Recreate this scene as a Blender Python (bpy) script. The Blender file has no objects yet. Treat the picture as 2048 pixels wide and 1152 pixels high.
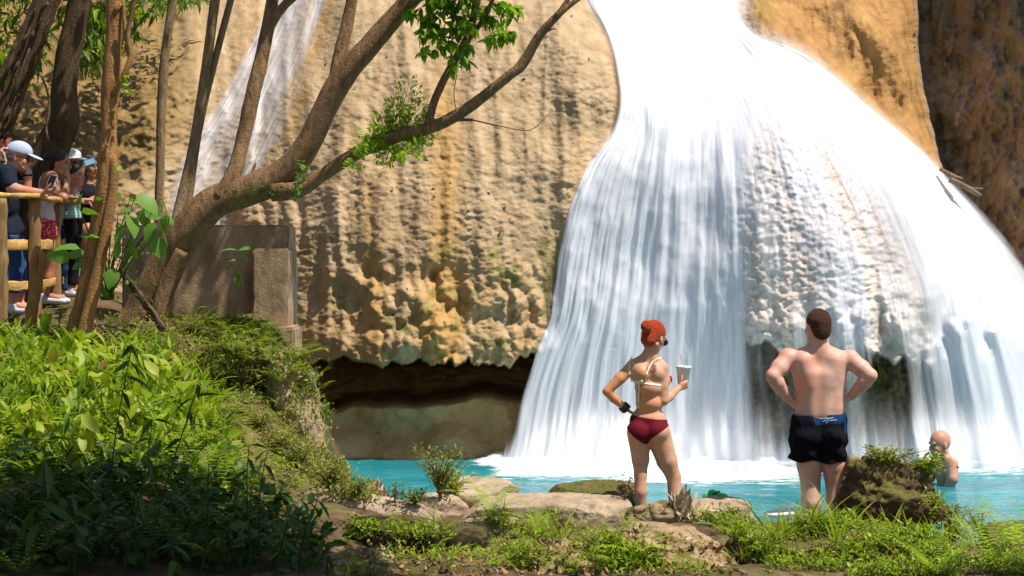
import bpy, bmesh, math, random
import numpy as np
from mathutils import Vector, Matrix
R = math.radians
scene = bpy.context.scene
COL = scene.collection
rng = np.random.default_rng(7)
random.seed(7)

# ------------------------------------------------------------------ camera
F = 4000.0
CAMZ = 2.2
HOR = 480.0
TILT = math.atan((576 - HOR) / F)
CT, ST = math.cos(TILT), math.sin(TILT)

def Pn(px, py, d):
    """pixel of the 2048x1152 photograph + distance along Y -> world points (N,3)"""
    px = np.asarray(px, float); py = np.asarray(py, float); d = np.asarray(d, float)
    a = (px - 1024) / F; b = (576 - py) / F
    dy = CT + b * ST; dz = -ST + b * CT
    k = d / dy
    return np.stack([a * k, d + 0 * k, CAMZ + dz * k], -1)

def P(px, py, d):
    return Vector(Pn(px, py, d))

def proj(p):
    p = np.asarray(p, float)
    x = p[..., 0]; y = p[..., 1]; z = p[..., 2] - CAMZ
    fw = y * CT - z * ST; up = y * ST + z * CT
    return 1024 + F * x / fw, 576 - F * up / fw

cam = bpy.data.cameras.new('camera'); camo = bpy.data.objects.new('camera', cam); COL.objects.link(camo)
camo.location = (0, 0, CAMZ); camo.rotation_euler = (R(90) - TILT, 0, 0)
cam.sensor_width = 36; cam.lens = 36 * F / 2048; cam.clip_end = 500; cam.clip_start = 0.1
scene.camera = camo

# ------------------------------------------------------------------ tagging
def tag(o, label=None, cat=None, group=None, kind=None):
    if label: o['label'] = label
    if cat: o['category'] = cat
    if group: o['group'] = group
    if kind: o['kind'] = kind
    return o

def empty(name, loc=(0, 0, 0), rz=0):
    o = bpy.data.objects.new(name, None); COL.objects.link(o)
    o.location = loc; o.rotation_euler = (0, 0, rz); o.empty_display_size = 0.1
    return o

def link(name, me, mat=None, parent=None, smooth=True):
    o = bpy.data.objects.new(name, me); COL.objects.link(o)
    if mat is not None:
        for m in (mat if isinstance(mat, (list, tuple)) else [mat]): me.materials.append(m)
    if smooth: me.polygons.foreach_set('use_smooth', np.ones(len(me.polygons), bool))
    if parent is not None:
        o.parent = parent
        bpy.context.view_layer.update() if False else None
        o.matrix_parent_inverse = parent.matrix_basis.inverted()
    return o

def mesh_np(name, V, Fc, attrs=None):
    """V (N,3); Fc (M,3|4) int array or list of arrays"""
    me = bpy.data.meshes.new(name)
    V = np.ascontiguousarray(V, np.float32)
    fl = Fc if isinstance(Fc, list) else [Fc]
    fl = [np.asarray(f, np.int32) for f in fl if len(f)]
    loops = np.concatenate([f.ravel() for f in fl]) if fl else np.zeros(0, np.int32)
    sizes = np.concatenate([np.full(len(f), f.shape[1], np.int32) for f in fl]) if fl else np.zeros(0, np.int32)
    starts = np.concatenate([[0], np.cumsum(sizes)[:-1]]).astype(np.int32) if len(sizes) else sizes
    me.vertices.add(len(V)); me.vertices.foreach_set('co', V.ravel())
    me.loops.add(len(loops)); me.loops.foreach_set('vertex_index', loops)
    me.polygons.add(len(sizes)); me.polygons.foreach_set('loop_start', starts)
    me.polygons.foreach_set('loop_total', sizes)
    if attrs:
        for k, a in attrs.items():
            a = np.asarray(a, np.float32)
            if a.ndim == 1:
                at = me.attributes.new(k, 'FLOAT', 'POINT'); at.data.foreach_set('value', a)
            else:
                at = me.attributes.new(k, 'FLOAT_VECTOR', 'POINT'); at.data.foreach_set('vector', np.ascontiguousarray(a).ravel())
    me.update(calc_edges=True); me.validate()
    return me

def grid_faces(nr, nc):
    i = np.arange(nr - 1)[:, None] * nc + np.arange(nc - 1)[None, :]
    return np.stack([i, i + 1, i + nc + 1, i + nc], -1).reshape(-1, 4)

# ------------------------------------------------------------------ noise
def _hash(ix, iy, iz, seed):
    h = (ix.astype(np.uint32) * np.uint32(374761393) + iy.astype(np.uint32) * np.uint32(668265263)
         + iz.astype(np.uint32) * np.uint32(2147483647) + np.uint32(seed * 1013904223 & 0xffffffff))
    h = (h ^ (h >> np.uint32(13))) * np.uint32(1274126177)
    h = (h ^ (h >> np.uint32(16))) * np.uint32(2246822519)
    h = h ^ (h >> np.uint32(15))
    return h.astype(np.float64) / 4294967295.0

def vnoise(x, y, z=0.0, seed=0):
    x, y, z = np.broadcast_arrays(np.asarray(x, float), np.asarray(y, float), np.asarray(z, float))
    ix = np.floor(x).astype(np.int64); iy = np.floor(y).astype(np.int64); iz = np.floor(z).astype(np.int64)
    fx = x - ix; fy = y - iy; fz = z - iz
    fx = fx * fx * fx * (fx * (fx * 6 - 15) + 10); fy = fy * fy * fy * (fy * (fy * 6 - 15) + 10); fz = fz * fz * fz * (fz * (fz * 6 - 15) + 10)
    r = 0
    for a in (0, 1):
        for b in (0, 1):
            for c in (0, 1):
                w = (fx if a else 1 - fx) * (fy if b else 1 - fy) * (fz if c else 1 - fz)
                r = r + w * _hash(ix + a, iy + b, iz + c, seed)
    return r * 2 - 1

def fbm(x, y, z=0.0, oct=4, seed=0, gain=0.5):
    r = 0; a = 1; s = 0
    x = np.asarray(x, float); y = np.asarray(y, float); z = np.asarray(z, float)
    for o in range(oct):
        r = r + a * vnoise(x * 2 ** o + 17 * o, y * 2 ** o + 31 * o, z * 2 ** o + 7 * o, seed + o); s += a; a *= gain
    return r / s

def cell2(x, y, seed=0):
    """F1 distance, jittered cells, and cell id"""
    x = np.asarray(x, float); y = np.asarray(y, float)
    ix = np.floor(x).astype(np.int64); iy = np.floor(y).astype(np.int64)
    best = np.full(x.shape, 9.0); idv = np.zeros(x.shape)
    for a in (-1, 0, 1):
        for b in (-1, 0, 1):
            cx = ix + a; cy = iy + b; o = np.zeros_like(cx)
            jx = cx + _hash(cx, cy, o, seed); jy = cy + _hash(cx, cy, o + 1, seed)
            d = np.hypot(x - jx, y - jy); h = _hash(cx, cy, o + 2, seed)
            idv = np.where(d < best, h, idv); best = np.minimum(best, d)
    return best, idv

def sstep(a, b, x):
    t = np.clip((np.asarray(x, float) - a) / (b - a), 0, 1)
    return t * t * (3 - 2 * t)

def curve_x(pts, y):
    """polyline (x,y) list -> x at y"""
    pts = sorted(pts, key=lambda p: p[1])
    return np.interp(y, [p[1] for p in pts], [p[0] for p in pts])

def curve_y(pts, x):
    pts = sorted(pts)
    return np.interp(x, [p[0] for p in pts], [p[1] for p in pts])

class RBF:
    def __init__(s, pts, vals, smooth=0.0):
        s.p = np.asarray(pts, float); v = np.asarray(vals, float)
        n = len(s.p); d = np.linalg.norm(s.p[:, None] - s.p[None], axis=-1)
        A = np.zeros((n + 3, n + 3)); A[:n, :n] = s.k(d) + smooth * np.eye(n)
        A[:n, n] = 1; A[:n, n + 1:] = s.p; A[n, :n] = 1; A[n + 1:, :n] = s.p.T
        s.w = np.linalg.solve(A, np.concatenate([v, [0, 0, 0]]))
    @staticmethod
    def k(d): return -np.sqrt(d * d + 0.02)
    def __call__(s, x, y):
        x = np.asarray(x, float); y = np.asarray(y, float)
        r = s.w[-3] + s.w[-2] * x + s.w[-1] * y
        for (a, b), w in zip(s.p, s.w[:-3]): r = r + w * s.k(np.hypot(x - a, y - b))
        return r

def in_poly(px, py, poly):
    px = np.asarray(px, float); py = np.asarray(py, float)
    inside = np.zeros(px.shape, bool); n = len(poly); j = n - 1
    for i in range(n):
        xi, yi = poly[i]; xj, yj = poly[j]
        c = ((yi > py) != (yj > py)) & (px < (xj - xi) * (py - yi) / (yj - yi + 1e-9) + xi)
        inside ^= c; j = i
    return inside

# ------------------------------------------------------------------ materials
class NT:
    def __init__(s, name):
        s.m = bpy.data.materials.new(name); s.m.use_nodes = True
        s.t = s.m.node_tree; s.t.nodes.clear()
        s.out = s.t.nodes.new('ShaderNodeOutputMaterial')
    def n(s, kind, **kw):
        nd = s.t.nodes.new('ShaderNode' + kind)
        for k, v in kw.items():
            if k == 'ins':
                for kk, vv in v.items():
                    if hasattr(vv, 'is_output'): s.t.links.new(vv, nd.inputs[kk])
                    else: nd.inputs[kk].default_value = vv
            else: setattr(nd, k, v)
        return nd
    def attr(s, name, out='Fac'): return s.n('Attribute', attribute_name=name).outputs[out]
    def noise(s, vec, scale, detail=4, rough=0.55, dist=0.0, out='Fac'):
        ins = {'Scale': scale, 'Detail': detail, 'Roughness': rough, 'Distortion': dist}
        if vec is not None: ins['Vector'] = vec
        return s.n('TexNoise', ins=ins).outputs[out]
    def vor(s, vec, scale, feature='F1', out='Distance', smooth=None):
        nd = s.n('TexVoronoi', feature=feature, ins={'Scale': scale})
        if vec is not None: s.t.links.new(vec, nd.inputs['Vector'])
        return nd.outputs[out]
    def math(s, op, a, b=None, clamp=False):
        nd = s.n('Math', operation=op, use_clamp=clamp)
        for i, v in enumerate((a, b)):
            if v is None: continue
            if hasattr(v, 'is_output'): s.t.links.new(v, nd.inputs[i])
            else: nd.inputs[i].default_value = v
        return nd.outputs[0]
    def ramp(s, fac, stops):
        nd = s.n('ValToRGB'); s.t.links.new(fac, nd.inputs[0]); e = nd.color_ramp.elements
        while len(e) < len(stops): e.new(0.5)
        for el, (p, c) in zip(e, stops):
            el.position = p; el.color = (c, c, c, 1) if isinstance(c, (int, float)) else (*c, 1)
        return nd.outputs[0]
    def mix(s, fac, a, b, mode='MIX'):
        nd = s.n('Mix', data_type='RGBA', blend_type=mode)
        for sock, v in ((0, fac), (6, a), (7, b)):
            if hasattr(v, 'is_output'): s.t.links.new(v, nd.inputs[sock])
            elif sock == 0: nd.inputs[0].default_value = v
            else: nd.inputs[sock].default_value = (*v, 1)
        return nd.outputs[2]
    def scale(s, vec, sx, sy, sz):
        return s.n('VectorMath', operation='MULTIPLY', ins={0: vec, 1: (sx, sy, sz)}).outputs[0]
    def obj(s): return s.n('TexCoord').outputs['Object']
    def pos(s): return s.n('NewGeometry').outputs['Position']
    def island(s): return s.n('NewGeometry').outputs['Random Per Island']
    def bump(s, h, strength=0.5, dist=0.02, normal=None):
        ins = {'Height': h, 'Strength': strength, 'Distance': dist}
        if normal is not None: ins['Normal'] = normal
        return s.n('Bump', ins=ins).outputs[0]
    def bsdf(s, color, rough=0.7, normal=None, spec=0.3, **kw):
        ins = {'Roughness': rough, 'Specular IOR Level': spec}
        ins['Base Color'] = color if hasattr(color, 'is_output') else (*color, 1)
        if normal is not None: ins['Normal'] = normal
        ins.update(kw)
        return s.n('BsdfPrincipled', ins=ins).outputs[0]
    def done(s, sh):
        s.t.links.new(sh, s.out.inputs['Surface']); return s.m

def simple(name, color, rough=0.6, spec=0.3, var=0.15, scale=20, bump=0.0, **kw):
    t = NT(name); o = t.obj()
    n = t.noise(o, scale, 3)
    c = t.mix(n, tuple(x * (1 - var) for x in color), tuple(min(1, x * (1 + var)) for x in color))
    nm = t.bump(t.noise(o, scale * 3, 3), bump, 0.01) if bump else None
    return t.done(t.bsdf(c, rough, nm, spec, **kw))

def leaf_mat(name, c1, c2, c3=None, trans=0.45, rough=0.45, spec=0.35):
    """leaf: two-sided, a share of the light passes through; colour varies from leaf to leaf"""
    t = NT(name); isl = t.island()
    st = [(0.0, c1), (0.65, c2)]
    if c3: st += [(0.93, c2), (0.96, c3)]
    c = t.ramp(isl, st)
    b = t.bsdf(c, rough, None, spec)
    tc = t.mix(1.0, c, (1.0, 1.0, 0.45), 'MULTIPLY')
    tr = t.n('BsdfTranslucent', ins={'Color': tc}).outputs[0]
    return t.done(t.n('MixShader', ins={0: trans, 1: b, 2: tr}).outputs[0])
# ------------------------------------------------------------------ light
SUN = Vector((0.88, -0.46, 0.0)).normalized() * math.cos(R(63)) + Vector((0, 0, math.sin(R(63))))
w = bpy.data.worlds.new('World'); scene.world = w; w.use_nodes = True
wt = w.node_tree; wt.nodes.clear()
sky = wt.nodes.new('ShaderNodeTexSky'); sky.sky_type = 'NISHITA'; sky.sun_disc = False
sky.sun_elevation = R(63); sky.sun_rotation = math.atan2(SUN.x, SUN.y)
bg = wt.nodes.new('ShaderNodeBackground'); bg.inputs['Strength'].default_value = 0.085
wo = wt.nodes.new('ShaderNodeOutputWorld')
wt.links.new(sky.outputs[0], bg.inputs[0]); wt.links.new(bg.outputs[0], wo.inputs[0])
sl = bpy.data.lights.new('sun', 'SUN'); sl.energy = 4.9; sl.angle = R(0.5); sl.color = (1.0, 0.92, 0.80)
slo = bpy.data.objects.new('sun', sl); COL.objects.link(slo)
slo.rotation_euler = SUN.to_track_quat('Z', 'Y').to_euler(); slo.location = SUN * 30
scene.view_settings.view_transform = 'Standard'; scene.view_settings.look = 'None'
scene.view_settings.exposure = 0.36; scene.view_settings.gamma = 1
scene.cycles.use_denoising = True
scene.cycles.max_bounces = 7; scene.cycles.transparent_max_bounces = 24
scene.cycles.diffuse_bounces = 3; scene.cycles.glossy_bounces = 2; scene.cycles.transmission_bounces = 4
scene.cycles.caustics_reflective = False; scene.cycles.caustics_refractive = False
# ------------------------------------------------------------------ cliff (one sheet of rock, depth given at control points)
CP = [  # px, py, distance
 (-300,100,20.5),(-300,400,19.0),(-300,900,18.6),(0,-300,24.0),(300,-300,25.0),(600,-300,24.5),(900,-300,23.6),(1150,-300,23.2),
 (0,100,21.4),(50,250,20.4),(0,400,19.4),(150,300,20.1),(160,420,19.7),(300,90,21.7),(300,0,22.8),(450,-20,22.6),(230,180,21.0),
 (290,250,20.45),(250,400,19.95),(200,520,19.7),(200,800,19.6),(350,200,20.75),(420,100,21.5),
 (620,0,21.7),(560,100,21.3),(500,200,21.0),(440,330,20.7),(400,450,20.45),(380,600,20.2),(400,900,20.1),
 (640,200,20.35),(640,330,19.9),(640,450,19.65),(640,600,19.55),(600,720,19.6),(640,720,19.5),(720,0,21.1),(720,720,19.2),
 (780,100,20.45),(900,0,20.85),(900,200,19.95),(900,350,19.4),(900,480,19.1),(900,600,19.0),(900,700,18.98),
 (1050,0,20.55),(1050,200,19.75),(1050,400,19.25),(1050,600,19.08),(1030,720,19.05),
 (1150,20,20.5),(1210,100,20.1),(1225,200,19.72),(1170,320,19.4),(1120,450,19.25),(1100,600,19.15),
 (1250,60,20.75),(1320,0,21.3),(1450,0,21.4),(1300,160,20.3),(1250,250,19.75),(1350,250,19.7),(1300,330,19.45),(1250,500,19.3),(1400,450,19.3),
 (1250,700,19.2),(1400,700,19.2),(1200,900,19.5),(1400,920,19.5),(1320,-200,23.0),(1470,60,21.2),
 (1500,180,20.2),(1500,300,19.45),(1500,450,19.0),(1500,640,18.85),(1600,160,20.6),(1600,260,19.6),(1600,400,19.0),(1600,560,18.7),(1610,660,18.65),
 (1700,230,20.3),(1700,350,19.3),(1700,500,18.8),(1700,660,18.65),(1800,320,20.1),(1800,420,19.35),(1800,550,18.95),(1800,680,18.8),
 (1900,420,20.2),(1900,550,19.3),(1900,700,19.0),(1990,540,20.0),(2000,650,19.4),(2000,800,19.2),(2120,700,20.0),(2120,900,19.6),
 (1520,80,21.0),(1630,110,21.1),(1740,210,21.0),(1850,310,21.05),(1560,10,21.5),(1700,40,21.4),(1800,60,21.5),(1780,200,21.3),(1840,260,21.4),(1600,-300,24.0),(1820,-300,23.0),
 (1960,450,20.8),(2060,560,20.9),(2300,800,21.0),(2300,300,21.5),(2300,-300,22.0)]
cpx = np.array(CP, float)
rbfD = RBF(cpx[:, :2] / 200, cpx[:, 2], 0.02)
LIP = [(560,745),(640,722),(700,722),(760,735),(800,722),(860,738),(900,722),(950,730),(1000,736),(1040,722),(1100,705),(1200,700),(1400,700),(1480,690),(1520,680),(1560,700),(1620,700),(1700,690),(1760,715),(1800,725),(1900,730),(2000,760),(2300,800)]
FLOORL = [(560,800),(640,806),(700,800),(760,798),(830,795),(900,783),(1000,780),(1100,790),(1400,800),(2300,800)]
EDGE = [(1826,-400),(1828,0),(1832,120),(1850,220),(1872,310),(1888,362),(1930,430),(2005,545),(2160,720),(2460,1000)]
TUFL = [(1175,-60),(1165,10),(1205,60),(1222,110),(1238,200),(1222,255),(1168,330),(1135,410),(1112,520),(1100,640),(1060,720),(1010,900)]

def macro(px, py):
    D = rbfD(px / 200, py / 200)
    warp = fbm(px / 160, py / 160, 3, seed=5) * 22
    # dark cliff beyond the orange shoulder on the right: turned to the left, closer towards the right edge
    e = px - curve_x(EDGE, py) - fbm(py / 40, px / 90, 2, seed=9) * 6
    dark = 23.3 - np.clip(px - 1860, 0, 600) * 0.0070 + fbm(px / 90, py / 110, 3, seed=12) * 0.35 + 0.0016 * np.clip(300 - py, -200, 900) + sstep(330, 430, py) * -0.5
    m = sstep(-2, 9, e)
    D = D + sstep(-46, 0, e) ** 3 * 0.5 * (1 - m) * (py < 420)
    D = D * (1 - m) + np.maximum(dark, D * 0 + 19.4) * m
    # fluted relief: broad vertical ribs
    rib = fbm((px + warp) / 70, py / 420, 1, seed=21, oct=3)
    wet = sstep(1100, 1240, px)
    rib = rib + 0.15 * fbm((px + 0.6 * warp) / 26, py / 300, 1, seed=23, oct=2) + 0.09 * np.abs(fbm((px + warp) / 44, py / 500, 2, seed=24, oct=2)) * 4
    D = D + rib * 0.13 * (1 - 0.45 * wet) * (1 - m) + fbm(px / 130, py / 130, 4, seed=22) * 0.07
    # orange shoulder: folds running down to the right
    orz = sstep(1470, 1530, px) * (e < 0) * sstep(40, -20, py - curve_y([(1470,40),(1560,80),(1620,110),(1730,205),(1850,310),(1900,360)], px))
    fold = np.abs(fbm((px - 0.55 * py + warp) / 75, (py + 0.3 * px) / 400, 6, seed=31, oct=3))
    D = D + orz * (0.34 * fbm((px - 0.55 * py + warp) / 95, (py + 0.3 * px) / 420, 6, seed=34, oct=2) + 0.03 * sstep(0.6, 0.0, fold) - 0.03 + 0.08 * fbm(px / 30, py / 60, 4, seed=33))
    # bulging knobs above the overhang
    near = sstep(470, 620, py) * sstep(1130, 1060, px) * sstep(590, 660, px)
    f1, _ = cell2((px + warp) / 44, (py - 0.3 * np.abs(warp)) / 70, 41)
    f1b, _ = cell2((px - warp) / 21, (py + 0.5 * warp) / 27, 42)
    nm = sstep(-0.35, 0.35, fbm(px / 95, py / 80, 8, seed=44))
    D = D + near * ((f1 - 0.45) * 0.20 * nm + (f1b - 0.45) * 0.08 * (0.4 + nm) - 0.14 * sstep(600, 700, py) + 0.10 * fbm(px / 60, py / 60, 9, seed=45))
    # hanging knobs under the wet dome
    near2 = sstep(560, 660, py) * sstep(1470, 1520, px) * (1 - m)
    f2, _ = cell2((px + 0.4 * warp) / 52, (py) / 95, 43)
    f2b, _ = cell2((px - warp * .5) / 22, py / 30, 57)
    D = D + near2 * ((f2 - 0.45) * 0.34 + (f2b - 0.45) * 0.12)
    # holes at (690,580)
    for hx, hy, hr in ((682, 585, 16), (735, 545, 12), (760, 552, 9), (865, 552, 9)):
        D = D + 0.11 * np.exp(-(((px - hx) / hr) ** 2 + ((py - hy) / (hr * 1.5)) ** 2))
    # cave under the overhang; its lip drips
    f3, _ = cell2((px + 20 * fbm(px / 70, px * 0, 4, seed=46)) / 37, px * 0 + 0.5, 47)
    lip = curve_y(LIP, px) + (6 + 16 * sstep(-.3, .4, fbm(px / 80, px * 0, 6, seed=50))) * (0.42 - f3) * 2 + 7 * fbm(px / 9, px * 0, 2, seed=48)
    fl = curve_y(FLOORL, px) + 10 * fbm(px / 60, px * 0, 2, seed=49)
    cave = sstep(lip - 4, lip + 3, py)
    low = sstep(fl - 16, fl + 22, py)
    lowD = 19.56 + 0.3 * sstep(1000, 1110, px) + 0.70 * sstep(fl + 22, fl - 12, py) - 0.06 - 0.25 * sstep(840, 930, py) + (cell2((px + warp) / 105, (py + .3 * warp) / 80, 51)[0] - 0.45) * 0.26 + 0.09 * fbm(px / 70, py / 60, 2, seed=53) + 0.02 * fbm(px / 16, py / 16, 2, seed=54)
    inside = (21.4 + 0.25 * fbm(px / 50, py / 18, 2, seed=58)) * (1 - low) + lowD * low
    behind = sstep(1450, 1500, px)   # behind the curtain there is a shallower recess
    inside = inside * (1 - behind) + (19.55 + 0.3 * fbm(px / 40, py / 90, 2, seed=55)) * behind
    D = np.where(m > 0.5, D, D * (1 - cave) + inside * cave)
    return D, m, cave

def tufa(px, py):
    """small terraces and bumps of the travertine (relief towards the camera, metres)"""
    wx = px + fbm(px / 40, py / 40, 2, seed=61) * 9; wy = py + fbm(px / 40, py / 25, 5, seed=62) * 7
    a, ia = cell2(wx / 17, wy / 10, 63); b, _ = cell2(wx / 9, wy / 6.5, 64)
    return (0.024 * (0.5 - a) + 0.011 * (0.5 - b)) * (0.55 + 0.45 * sstep(-.4, .4, fbm(px / 120, py / 160, 7, seed=66))) + 0.014 * fbm(px / 14, py / 11, 1, seed=65, oct=3)

STEP = 2.5
gx = np.arange(-620, 2335, STEP); gy = np.arange(-320, 985, STEP)
GX, GY = np.meshgrid(gx, gy)
DM, DARK, CAVE = macro(GX, GY)
def bil(A, px, py):
    u = np.clip((np.asarray(px) - gx[0]) / STEP, 0, len(gx) - 1.001); v = np.clip((np.asarray(py) - gy[0]) / STEP, 0, len(gy) - 1.001)
    i = u.astype(int); j = v.astype(int); fu = u - i; fv = v - j
    return (A[j, i] * (1 - fu) + A[j, i + 1] * fu) * (1 - fv) + (A[j + 1, i] * (1 - fu) + A[j + 1, i + 1] * fu) * fv
tufL = curve_x(TUFL, GY)
TB = tufa(GX, GY)
smoothz = np.clip(DARK + 0.6 * sstep(745, 800, GY) * (GX < 1100), 0, 1)
earth = sstep(400, 230, GX + 0.9 * (GY - 330) + 40 * fbm(GX / 60, GY / 60, 2, seed=76)) * sstep(60, -60, GX - 380)          # the earthy hill at the upper left
orange = sstep(1470, 1520, GX) * (1 - DARK) * sstep(25, -25, GY - curve_y([(1470,40),(1560,80),(1620,110),(1730,205),(1850,310),(1905,372)], GX))
TBs = TB * (1 - 0.75 * smoothz) * (1 - 0.5 * np.maximum(earth, orange)) * (1 + 0.9 * sstep(1450, 1520, GX) * sstep(190, 330, GY))
DF = DM - TBs - earth * (0.10 * fbm(GX / 30, GY / 24, 6, seed=77, oct=4) + 0.12 * np.abs(fbm(GX / 60, GY / 45, 6, seed=78))) + DARK * (0.30 * fbm(GX / 45, GY / 60, 4, seed=70) + 0.10 * np.abs(fbm(GX / 16, GY / 24, 4, seed=69)))
V = Pn(GX.ravel(), GY.ravel(), DF.ravel())
# colour zones (mineral stain, moss): they belong to the rock
warp2 = fbm(GX / 90, GY / 200, 3, seed=71) * 40
och = np.exp(-((GX + warp2 * 0.6 - curve_x([(905,0),(900,200),(890,420),(880,640)], GY)) / 34) ** 2) * sstep(60, 250, GY)
och = np.maximum(och, 0.7 * np.exp(-((GX + warp2 * 0.5 - 745) / 20) ** 2) * sstep(250, 400, GY))
och = np.maximum(och, 0.8 * np.exp(-((GX + warp2 * 0.5 - curve_x([(660,0),(590,250)], GY)) / 18) ** 2) * sstep(330, 200, GY))
och = och + 0.45 * sstep(430, 600, GY) * (0.6 + 0.4 * fbm(GX / 60, GY / 90, 3, seed=79)) * (1 - CAVE)
och = np.clip(np.maximum(och, 0.3 * sstep(0.1, 0.5, fbm((GX + warp2) / 40, GY / 400, 2, seed=72))), 0, 1)
moss = sstep(0.12, 0.5, fbm(GX / 38, GY / 46, 3, seed=73)) * sstep(430, 520, GY) * sstep(740, 690, GY) * (GX < 1120)
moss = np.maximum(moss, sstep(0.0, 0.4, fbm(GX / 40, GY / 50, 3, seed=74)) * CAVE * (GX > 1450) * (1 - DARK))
moss = np.maximum(moss, orange * np.exp(-((GX - 1525) / 22) ** 2) * 0.55)
white = sstep(0.15, 0.6, fbm(GX / 40, GY / 60, 6, seed=75)) * DARK
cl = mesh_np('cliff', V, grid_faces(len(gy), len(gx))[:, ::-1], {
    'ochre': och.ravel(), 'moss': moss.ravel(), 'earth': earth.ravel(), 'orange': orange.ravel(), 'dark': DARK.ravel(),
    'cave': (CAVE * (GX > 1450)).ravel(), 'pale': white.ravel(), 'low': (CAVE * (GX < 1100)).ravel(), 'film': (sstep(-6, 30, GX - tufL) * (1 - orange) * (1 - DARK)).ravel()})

t = NT('travertine'); po = t.pos()
n1 = t.noise(po, 1.6, 6, 0.6); n2 = t.noise(po, 11, 5, 0.6); n3 = t.noise(t.scale(po, 6, 6, 1.2), 1.0, 5, 0.6)
base = t.ramp(n3, [(0.25, (0.33, 0.225, 0.12)), (0.5, (0.47, 0.335, 0.195)), (0.75, (0.57, 0.44, 0.29))])
base = t.mix(t.math('MULTIPLY', t.ramp(n2, [(0.5, 0.0), (0.75, 1.0)]), 0.5), base, (0.27, 0.19, 0.11))
base = t.mix(t.math('MULTIPLY', t.attr('ochre'), 0.75), base, (0.45, 0.255, 0.07))
earthc = t.ramp(n2, [(0.3, (0.13, 0.08, 0.025)), (0.7, (0.33, 0.215, 0.08))])
base = t.mix(t.attr('earth'), base, earthc)
orc = t.ramp(t.noise(t.scale(po, 5, 5, 1.5), 1.3, 5, 0.6), [(0.3, (0.25, 0.14, 0.055)), (0.5, (0.42, 0.225, 0.075)), (0.62, (0.47, 0.26, 0.09)), (0.78, (0.48, 0.34, 0.19))])
base = t.mix(t.attr('orange'), base, orc)
base = t.mix(t.math('MULTIPLY', t.attr('film'), 0.75), base, t.ramp(n2, [(0.3, (0.62, 0.53, 0.48)), (0.7, (0.80, 0.73, 0.70))]))
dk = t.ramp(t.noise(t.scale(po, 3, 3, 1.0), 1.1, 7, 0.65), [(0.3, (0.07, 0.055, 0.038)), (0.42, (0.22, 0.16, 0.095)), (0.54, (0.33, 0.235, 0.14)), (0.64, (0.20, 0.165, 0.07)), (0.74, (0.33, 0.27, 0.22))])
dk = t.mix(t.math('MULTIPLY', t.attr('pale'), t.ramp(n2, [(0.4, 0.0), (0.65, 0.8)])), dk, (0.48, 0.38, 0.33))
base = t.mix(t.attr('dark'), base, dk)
lowc = t.ramp(n1, [(0.3, (0.48, 0.29, 0.12)), (0.7, (0.66, 0.44, 0.21))])
base = t.mix(t.attr('low'), base, lowc)
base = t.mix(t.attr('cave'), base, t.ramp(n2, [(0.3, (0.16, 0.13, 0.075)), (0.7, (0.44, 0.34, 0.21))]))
base = t.mix(t.math('MULTIPLY', t.attr('moss'), t.ramp(n2, [(0.35, 0.0), (0.6, 0.85)])), base, (0.17, 0.17, 0.03))
hb = t.math('ADD', t.math('MULTIPLY', t.vor(t.scale(po, 1, 0.6, 1.5), 26, 'SMOOTH_F1'), -0.5), t.math('MULTIPLY', t.noise(po, 45, 5, 0.65), 0.8))
M_ROCK = t.done(t.bsdf(base, 0.78, t.bump(hb, 0.5, 0.02), 0.25))
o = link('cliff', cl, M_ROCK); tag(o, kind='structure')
# ------------------------------------------------------------------ falling water: a sheet over the rock, its lines of flow at constant s
FLOW = [  # s, curve of (px,py)
 (0.00, [(1178,-110),(1172,0),(1204,45),(1226,110),(1240,200),(1222,262),(1165,335),(1136,410),(1112,520),(1096,640),(1060,715),(1028,800),(1000,950)]),
 (0.30, [(1250,-110),(1255,0),(1285,120),(1300,250),(1275,400),(1255,560),(1235,700),(1215,950)]),
 (0.55, [(1350,-110),(1360,0),(1420,110),(1462,230),(1482,420),(1490,640),(1500,950)]),
 (0.75, [(1400,-110),(1420,0),(1500,105),(1600,230),(1680,420),(1730,620),(1765,950)]),
 (0.90, [(1430,-110),(1448,0),(1515,85),(1650,190),(1790,340),(1890,560),(1945,950)]),
 (1.00, [(1452,-110),(1468,0),(1500,72),(1575,88),(1625,112),(1735,212),(1852,306),(1912,366),(1990,450),(2070,548),(2160,690),(2260,950)]),
]
NS, NTT = 420, 520
def flow_grid(FLOW, ns, nt, y1=950.0, y0=-110.0):
    ss = np.linspace(0, 1, ns); tt = np.linspace(0, 1, nt)
    # resample each curve by arc length fraction blended with y so neighbouring curves stay level
    cs = []
    for s, c in FLOW:
        c = np.array(c, float); l = np.concatenate([[0], np.cumsum(np.hypot(*np.diff(c, axis=0).T))])
        q = tt * l[-1]
        cs.append(np.stack([np.interp(q, l, c[:, 0]), np.interp(q, l, c[:, 1])], -1))
    cs = np.array(cs)  # K,nt,2
    k = np.ones(17) / 17
    for i in range(len(cs)):
        for d in (0, 1):
            e = np.pad(cs[i, :, d], 8, mode='reflect', reflect_type='odd'); cs[i, :, d] = np.convolve(e, k, 'valid')
    sv = [s for s, _ in FLOW]
    out = np.zeros((nt, ns, 2))
    for j in range(nt):
        for d in (0, 1):
            # monotone smooth interpolation across s
            out[j, :, d] = np.interp(ss, sv, cs[:, j, d])
    for d in (0, 1):   # soften the kinks between curves
        e = np.pad(out[:, :, d], ((0, 0), (15, 15)), mode='reflect', reflect_type='odd')
        kk = np.ones(31) / 31
        out[:, :, d] = np.apply_along_axis(lambda r: np.convolve(r, kk, 'valid'), 1, e)
    return ss, tt, out

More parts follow.
